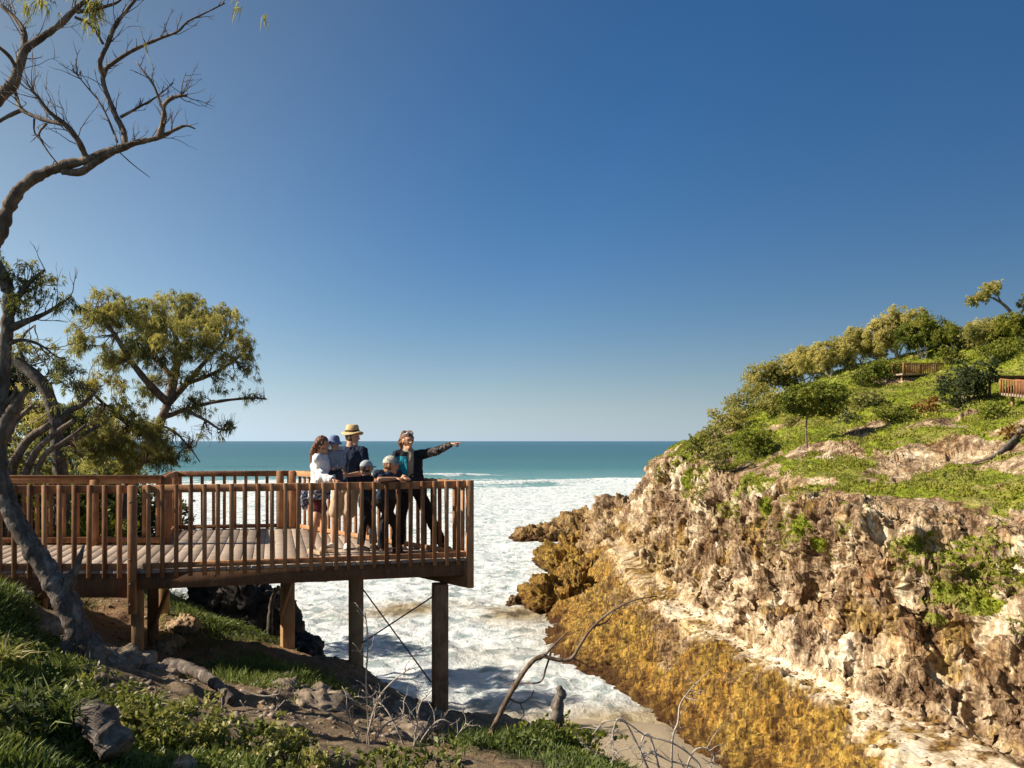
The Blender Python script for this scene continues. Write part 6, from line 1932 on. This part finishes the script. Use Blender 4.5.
# toddler
tb = man_ft + np.array([-.09, -.42, 0.0])
tH = 0.88; ts = tH / 1.70
base = tb + np.array([0, 0, 1.17 - .88 * ts])
r_, hl, loc, ac, lc, ft, s_, hc = figure('toddler in blue sun hat carried on the arm of the straw hatted man', 0, 0, tH, R(200), R(170),
    [dict(side=1, elbow=(-.10, -.06, .56), wrist=(-.12, -.14, .50), pose='relax', thumb=-1), dict(side=-1, elbow=(.12, -.07, .55), wrist=(.06, -.15, .52), pose='relax', thumb=1)],
    [dict(side=1, knee=(-.11, -.16, .40), ankle=(-.12, -.17, .22), toe=R(190)), dict(side=-1, knee=(.10, -.14, .38), ankle=(.11, -.13, .20), toe=R(180))],
    [dict(name='trousers', mat=cloth('dark_trousers', (0.05, 0.055, 0.07)), torso=(.80, 1.04), legs=1.8, inf=.03, voxel=.007, crease=.006),
     dict(name='top', mat=cloth('grey_top', (0.30, 0.31, 0.35)), torso=(.90, 1.46), sleeve=1.0, inf=.045, voxel=.007, crease=.012)], SKIN, (0, 0, 0), False, 1.62, base, (0, 0, .035))
def bucket(root, hl, k, yaw, mat, brim=.135, zc=.03, name='hat', band=None):
    n = 32; th = np.linspace(0, 2 * np.pi, n, endpoint=False)
    rows = [np.stack([np.cos(th) * r * .93 * k, np.sin(th) * r * 1.06 * k, np.full(n, z * k)], -1) for r, z in ((brim, -.045), (brim * .93, -.028), (.097, .004), (.094, .035), (.086, .075), (.065, .098), (.03, .108), (.001, .11))]
    V = np.array(rows); V = np.concatenate([V, (V * [.97, .97, 1] - [0, 0, .005])[::-1]], 0)
    m = len(V); a = np.arange(m * n).reshape(m, n); b_ = np.roll(a, -1, 1); a2 = np.roll(a, -1, 0); b2 = np.roll(b_, -1, 0)
    V = rz(V.reshape(-1, 3), yaw) + hl(0, -.004, zc)
    return mesh_np(name, V, np.stack([a, b_, b2, a2], -1).reshape(-1, 4), mat, root, None, True)
bucket(r_, hl, s_ * 1.62, R(170), cloth('blue_hat', (0.17, 0.21, 0.36)))

# ---- boy in dark clothes with grey cap
def cap(root, hl, k, yaw, mat, peak=True):
    g = Geo(); ball(g, hl(0, -.004, .034), (.087 * k, .108 * k, .098 * k), yaw, 20)
    V_, F_ = remesh(g, .006, 1)
    zc = hl(0, 0, .030)[2]
    V_[:, 2] = np.maximum(V_[:, 2], zc + .0 * k)
    c_ = mesh_np('cap', V_, F_, mat, root, None, True)
    if peak:
        n, m = 13, 6; rows = []
        for j in range(m):
            t = j / (m - 1)
            a = np.linspace(-1.05, 1.05, n)
            rows.append(np.stack([np.sin(a) * (.082 - .012 * t) * k, (np.cos(a) * .10 + t * .072 * np.cos(a * .9)) * k, (.036 - .012 * t - .022 * np.sin(a) ** 2) * k], -1))
        V = np.array(rows); V2 = V - [0, 0, .004]
        VV = rz(np.concatenate([V.reshape(-1, 3), V2.reshape(-1, 3)]), yaw) + hl(0, 0, 0)
        f = grid_faces(m, n); o_ = m * n
        ed = [[j * n, (j + 1) * n, (j + 1) * n + o_, j * n + o_] for j in range(m - 1)] + [[(m - 1) * n + j, (m - 1) * n + j + 1, (m - 1) * n + j + 1 + o_, (m - 1) * n + j + o_] for j in range(n - 1)]
        mesh_np('peak', VV, [np.vstack([f, f[:, ::-1] + o_, np.array(ed)])], mat, c_, None, True)
    return c_
r_, hl, loc, ac, lc, ft, s_, hc = figure('boy in black clothes and grey cap standing next to the straw hatted man', 366, 11.75, 1.28, R(-110), R(-60),
    [dict(side=1, elbow=(.10, .14, .82), wrist=(.20, .0, .74), pose='relax', thumb=-1), dict(side=-1, elbow=(.02, -.19, .82), wrist=(.14, -.26, .74), dir=(.6, -.5, -.4), pose='relax', thumb=1)],
    [dict(side=1, knee=(.08, .07, .35), ankle=(.10, .07, .065), toe=R(-100)), dict(side=-1, knee=(-.03, -.06, .35), ankle=(-.07, -.06, .065), toe=R(-105))],
    [dict(name='trousers', mat=cloth('black_trousers', (0.018, 0.017, 0.02)), torso=(.80, 1.06), legs=1.92, wide=.012, inf=.014),
     dict(name='jumper', mat=cloth('black_jumper', (0.022, 0.024, 0.032)), torso=(.92, 1.46), sleeve=1.0, inf=.022, crease=.014),
     dict(name='shoes', mat=cloth('dark_shoes', (0.03, 0.025, 0.025)), shoes=True)], SKIN, (0.0, -.02, 0), False, 1.20, None, (0, 0, .01))
g = Geo(); ball(g, hl(0, -.012, .005), (.081 * s_ * 1.2, .100 * s_ * 1.2, .10 * s_ * 1.2), R(-60), 18)
V_, F_ = remesh(g, .007, 2, .006, 22, 3); f_ = rz([0, 1, 0], R(-60)); q_ = (V_ - hl(0, 0, 0)) @ f_
V_ = V_ - np.outer(np.clip(q_ - .02, 0, None) * 1.5, f_); mesh_np('hair', V_, F_, HAIR_DK, r_, None, True)
cap(r_, hl, s_ * 1.2, R(-60), cloth('grey_cap', (0.40, 0.42, 0.46)), True)

# ---- boy in navy T-shirt leaning on the rail
def rail_at(px, dz=0.0, out=0.0):
    t = np.linspace(0, 1, 200)[:, None]; q = P1 + (P2 - P1) * t
    k = np.argmin(np.abs(512 + FPX * q[:, 0] / q[:, 1] - px)); d_, n_ = side(P1, P2)
    q = q[k] + n_ * out
    return np.array([q[0], q[1], RZ + dz])
bx = np.array([(386 - 512) / FPX * 11.15, 11.15, DZ])
def rel(p): return tuple(np.asarray(p) - bx)
r_, hl, loc, ac, lc, ft, s_, hc = figure('boy in navy shirt and cream cap leaning both forearms on the rail', 386, 11.15, 1.46, R(-140), R(-95),
    [dict(side=-1, elbow=rel(rail_at(379, .035, .05)), wrist=rel(rail_at(396, .045, .02)), dir=(1, .1, .0), pose='relax', thumb=1, palm=(0, 0, -1)),
     dict(side=1, elbow=(.24, -.16, 1.03), wrist=rel(rail_at(402, .05, -.03)), dir=(.8, -.5, .0), pose='relax', thumb=-1)],
    [dict(side=1, knee=(.12, .12, .40), ankle=(.12, .18, .075), toe=R(-130)), dict(side=-1, knee=(-.04, .02, .40), ankle=(-.07, .10, .075), toe=R(-140))],
    [dict(name='trousers', mat=cloth('black_trousers', (0.016, 0.015, 0.018)), torso=(.80, 1.06), legs=1.92, wide=.012, inf=.014),
     dict(name='shirt', mat=cloth('navy_shirt', (0.025, 0.035, 0.060)), torso=(.92, 1.45), sleeve=.45, inf=.022, crease=.014),
     dict(name='shoes', mat=cloth('dark_shoes', (0.03, 0.025, 0.025)), shoes=True)], SKIN_TAN, (0.06, -.20, -.05), False, 1.14, None, (0.02, -.02, -.03))
g = Geo(); ball(g, hl(0, -.012, .005), (.081 * s_ * 1.14, .100 * s_ * 1.14, .10 * s_ * 1.14), R(-95), 18)
V_, F_ = remesh(g, .007, 2, .006, 22, 3); f_ = rz([0, 1, 0], R(-95)); q_ = (V_ - hl(0, 0, 0)) @ f_
V_ = V_ - np.outer(np.clip(q_ - .02, 0, None) * 1.5, f_); mesh_np('hair', V_, F_, HAIR_MID, r_, None, True)
cap(r_, hl, s_ * 1.14, R(-95), pattern_mat('cream_grey_cap', (0.20, 0.22, 0.22), (0.55, 0.50, 0.42), 24, .46), True)

# ---- guide pointing
r_, hl, loc, ac, lc, ft, s_, hc = figure('guide in dark jacket with teal panel pointing out to sea with a straight arm', 412, 11.55, 1.72, R(192), R(215),
    [dict(side=-1, elbow=(.36, -.06, 1.455), wrist=(.575, -.12, 1.555), dir=(1, -.06, .12), palm=(0, -.2, -1), pose='point', thumb=1),
     dict(side=1, elbow=(-.22, -.16, 1.12), wrist=(-.03, -.40, 1.09), dir=(.8, -.4, -.1), pose='relax', thumb=-1)],
    [dict(side=1, knee=(-.16, -.05, .47), ankle=(-.19, .02, .085), toe=R(170)), dict(side=-1, knee=(.26, .05, .47), ankle=(.44, .12, .085), toe=R(225))],
    [dict(name='trousers', mat=cloth('black_trousers', (0.014, 0.013, 0.015)), torso=(.80, 1.06), legs=1.93, wide=.014, inf=.014),
     dict(name='shirt', mat=cloth('tan_shirt', (0.42, 0.32, 0.22)), torso=(.98, 1.47), inf=.010),
     dict(name='shoes', mat=cloth('brown_boots', (0.12, 0.07, 0.045)), shoes=True)], SKIN_TAN, (-.06, 0, 0), True)
# jacket: body open at the front, a teal panel on the viewer's left, patterned sleeves
JK = cloth('black_jacket', (0.016, 0.018, 0.022)); TEAL = cloth('teal_panel', (0.02, 0.22, 0.28))
g = Geo()
ring_loft(g, [(loc(0, 0, z), rx, ry) for z, rx, ry in ((.84, .215, .165), (.92, .210, .160), (1.05, .185, .140), (1.18, .185, .142), (1.30, .190, .142), (1.37, .180, .122), (1.43, .130, .092))], R(192))
for sd in (-1, 1):
    S, E, Wr = ac[sd]
    g.tube([loc(sd * .07, 0, 1.38), S, S * .5 + E * .5, E, E * .4 + Wr * .6], np.array([.07, .074, .066, .060, .050]), 16, res=.03)
V_, F_ = remesh(g, .009, 3, .016, 9, 5)
yl = rz(V_ - ft, -R(192)); xl = yl[:, 0] + .06 * 0; fr = yl[:, 1]
Qd = F_[0]; cen = yl[Qd].mean(1); sh_x = (cen[:, 0] - rz(np.array([loc(0, 0, 1.2) - ft]), -R(192))[0, 0])
op = (cen[:, 1] > .045) & (np.abs(sh_x) < .045) & (cen[:, 2] > .8)
teal = (cen[:, 1] > -.02) & (sh_x > .045) & (sh_x < .20) & (cen[:, 2] > 1.0) & (cen[:, 2] < 1.38)
jk = mesh_np('jacket', V_, [Qd[~op & ~teal]], JK, r_, None, True)
jk.modifiers.new('thick', 'SOLIDIFY').thickness = .006
tp = mesh_np('teal_panel', V_, [Qd[teal]], TEAL, jk, None, True); tp.modifiers.new('thick', 'SOLIDIFY').thickness = .007
S, E, Wr = ac[-1]
g = Geo(); g.tube([S * .45 + E * .55, E, E * .5 + Wr * .5, Wr], np.array([.068, .064, .056, .043]), 16, res=.02)
part_geo(r_, 'patterned_sleeve', g, pattern_mat('grey_print', (0.035, 0.03, 0.03), (0.20, 0.15, 0.12), 30, .52), .008, .012)
g = Geo(); S, E, Wr = ac[1]; g.tube([S * .45 + E * .55, E, E * .4 + Wr * .6], np.array([.066, .060, .050]), 16, res=.02)
part_geo(r_, 'dark_sleeve', g, pattern_mat('grey_print_dark', (0.03, 0.028, 0.03), (0.13, 0.10, 0.09), 30, .52), .008, .012)
g = Geo(); ball(g, hl(0, -.012, .022), (.086 * s_, .106 * s_, .108 * s_), R(215), 20)
ball(g, hl(-.0, -.11, .075), (.055, .055, .05)); ball(g, hl(.03, -.05, .11), (.045, .05, .035)); ball(g, hl(-.03, .0, .115), (.05, .05, .03))
caps_tube(g, [hl(.02, -.12, .05), hl(.03, -.165, -.02), hl(.03, -.165, -.10), hl(.02, -.15, -.14)], [.035, .038, .03, .012], 10)
V_, F_ = remesh(g, .008, 1, .022, 24, 3); f_ = rz([0, 1, 0], R(215)); q_ = (V_ - hl(0, 0, 0)) @ f_
V_ = V_ - np.outer(np.clip(q_ - .045, 0, None) * (V_[:, 2] < hl(0, 0, .06)[2]) * 1.5, f_); mesh_np('hair', V_, F_, HAIR_MID, r_, None, True)
g = Geo()
for sd in (-1, 1): ball(g, hl(sd * .034, .062, .105), (.026, .012, .019), R(215), 12)
caps_tube(g, [hl(-.08, .0, .09), hl(-.055, .055, .104), hl(0, .070, .108), hl(.055, .055, .104), hl(.08, .0, .09)], [.005] * 5, 8)
part_geo(r_, 'sunglasses', g, simple_mat('white_frame', (0.80, 0.80, 0.82), .25, 0, 1, 0, spec=.6), .004)['label'] = 'white sunglasses pushed up on the hair'
# dark bag held at the rail by the guide
g = Geo(); q = rail_at(416, -.02, -.17)
bagc = q
ball(g, bagc, (.13, .06, .075), 0.2, 16); caps_tube(g, [bagc + [-.09, 0, .05], bagc + [-.04, 0, .11], bagc + [.04, 0, .11], bagc + [.09, 0, .05]], [.012] * 4, 8)
V_, F_ = remesh(g, .008, 2, .02, 14, 3)
tag(mesh_np('bag', V_, F_, cloth('dark_bag', (0.03, 0.026, 0.026)), None, None, True), 'small dark bag held against the rail in front of the pointing guide', 'bag')
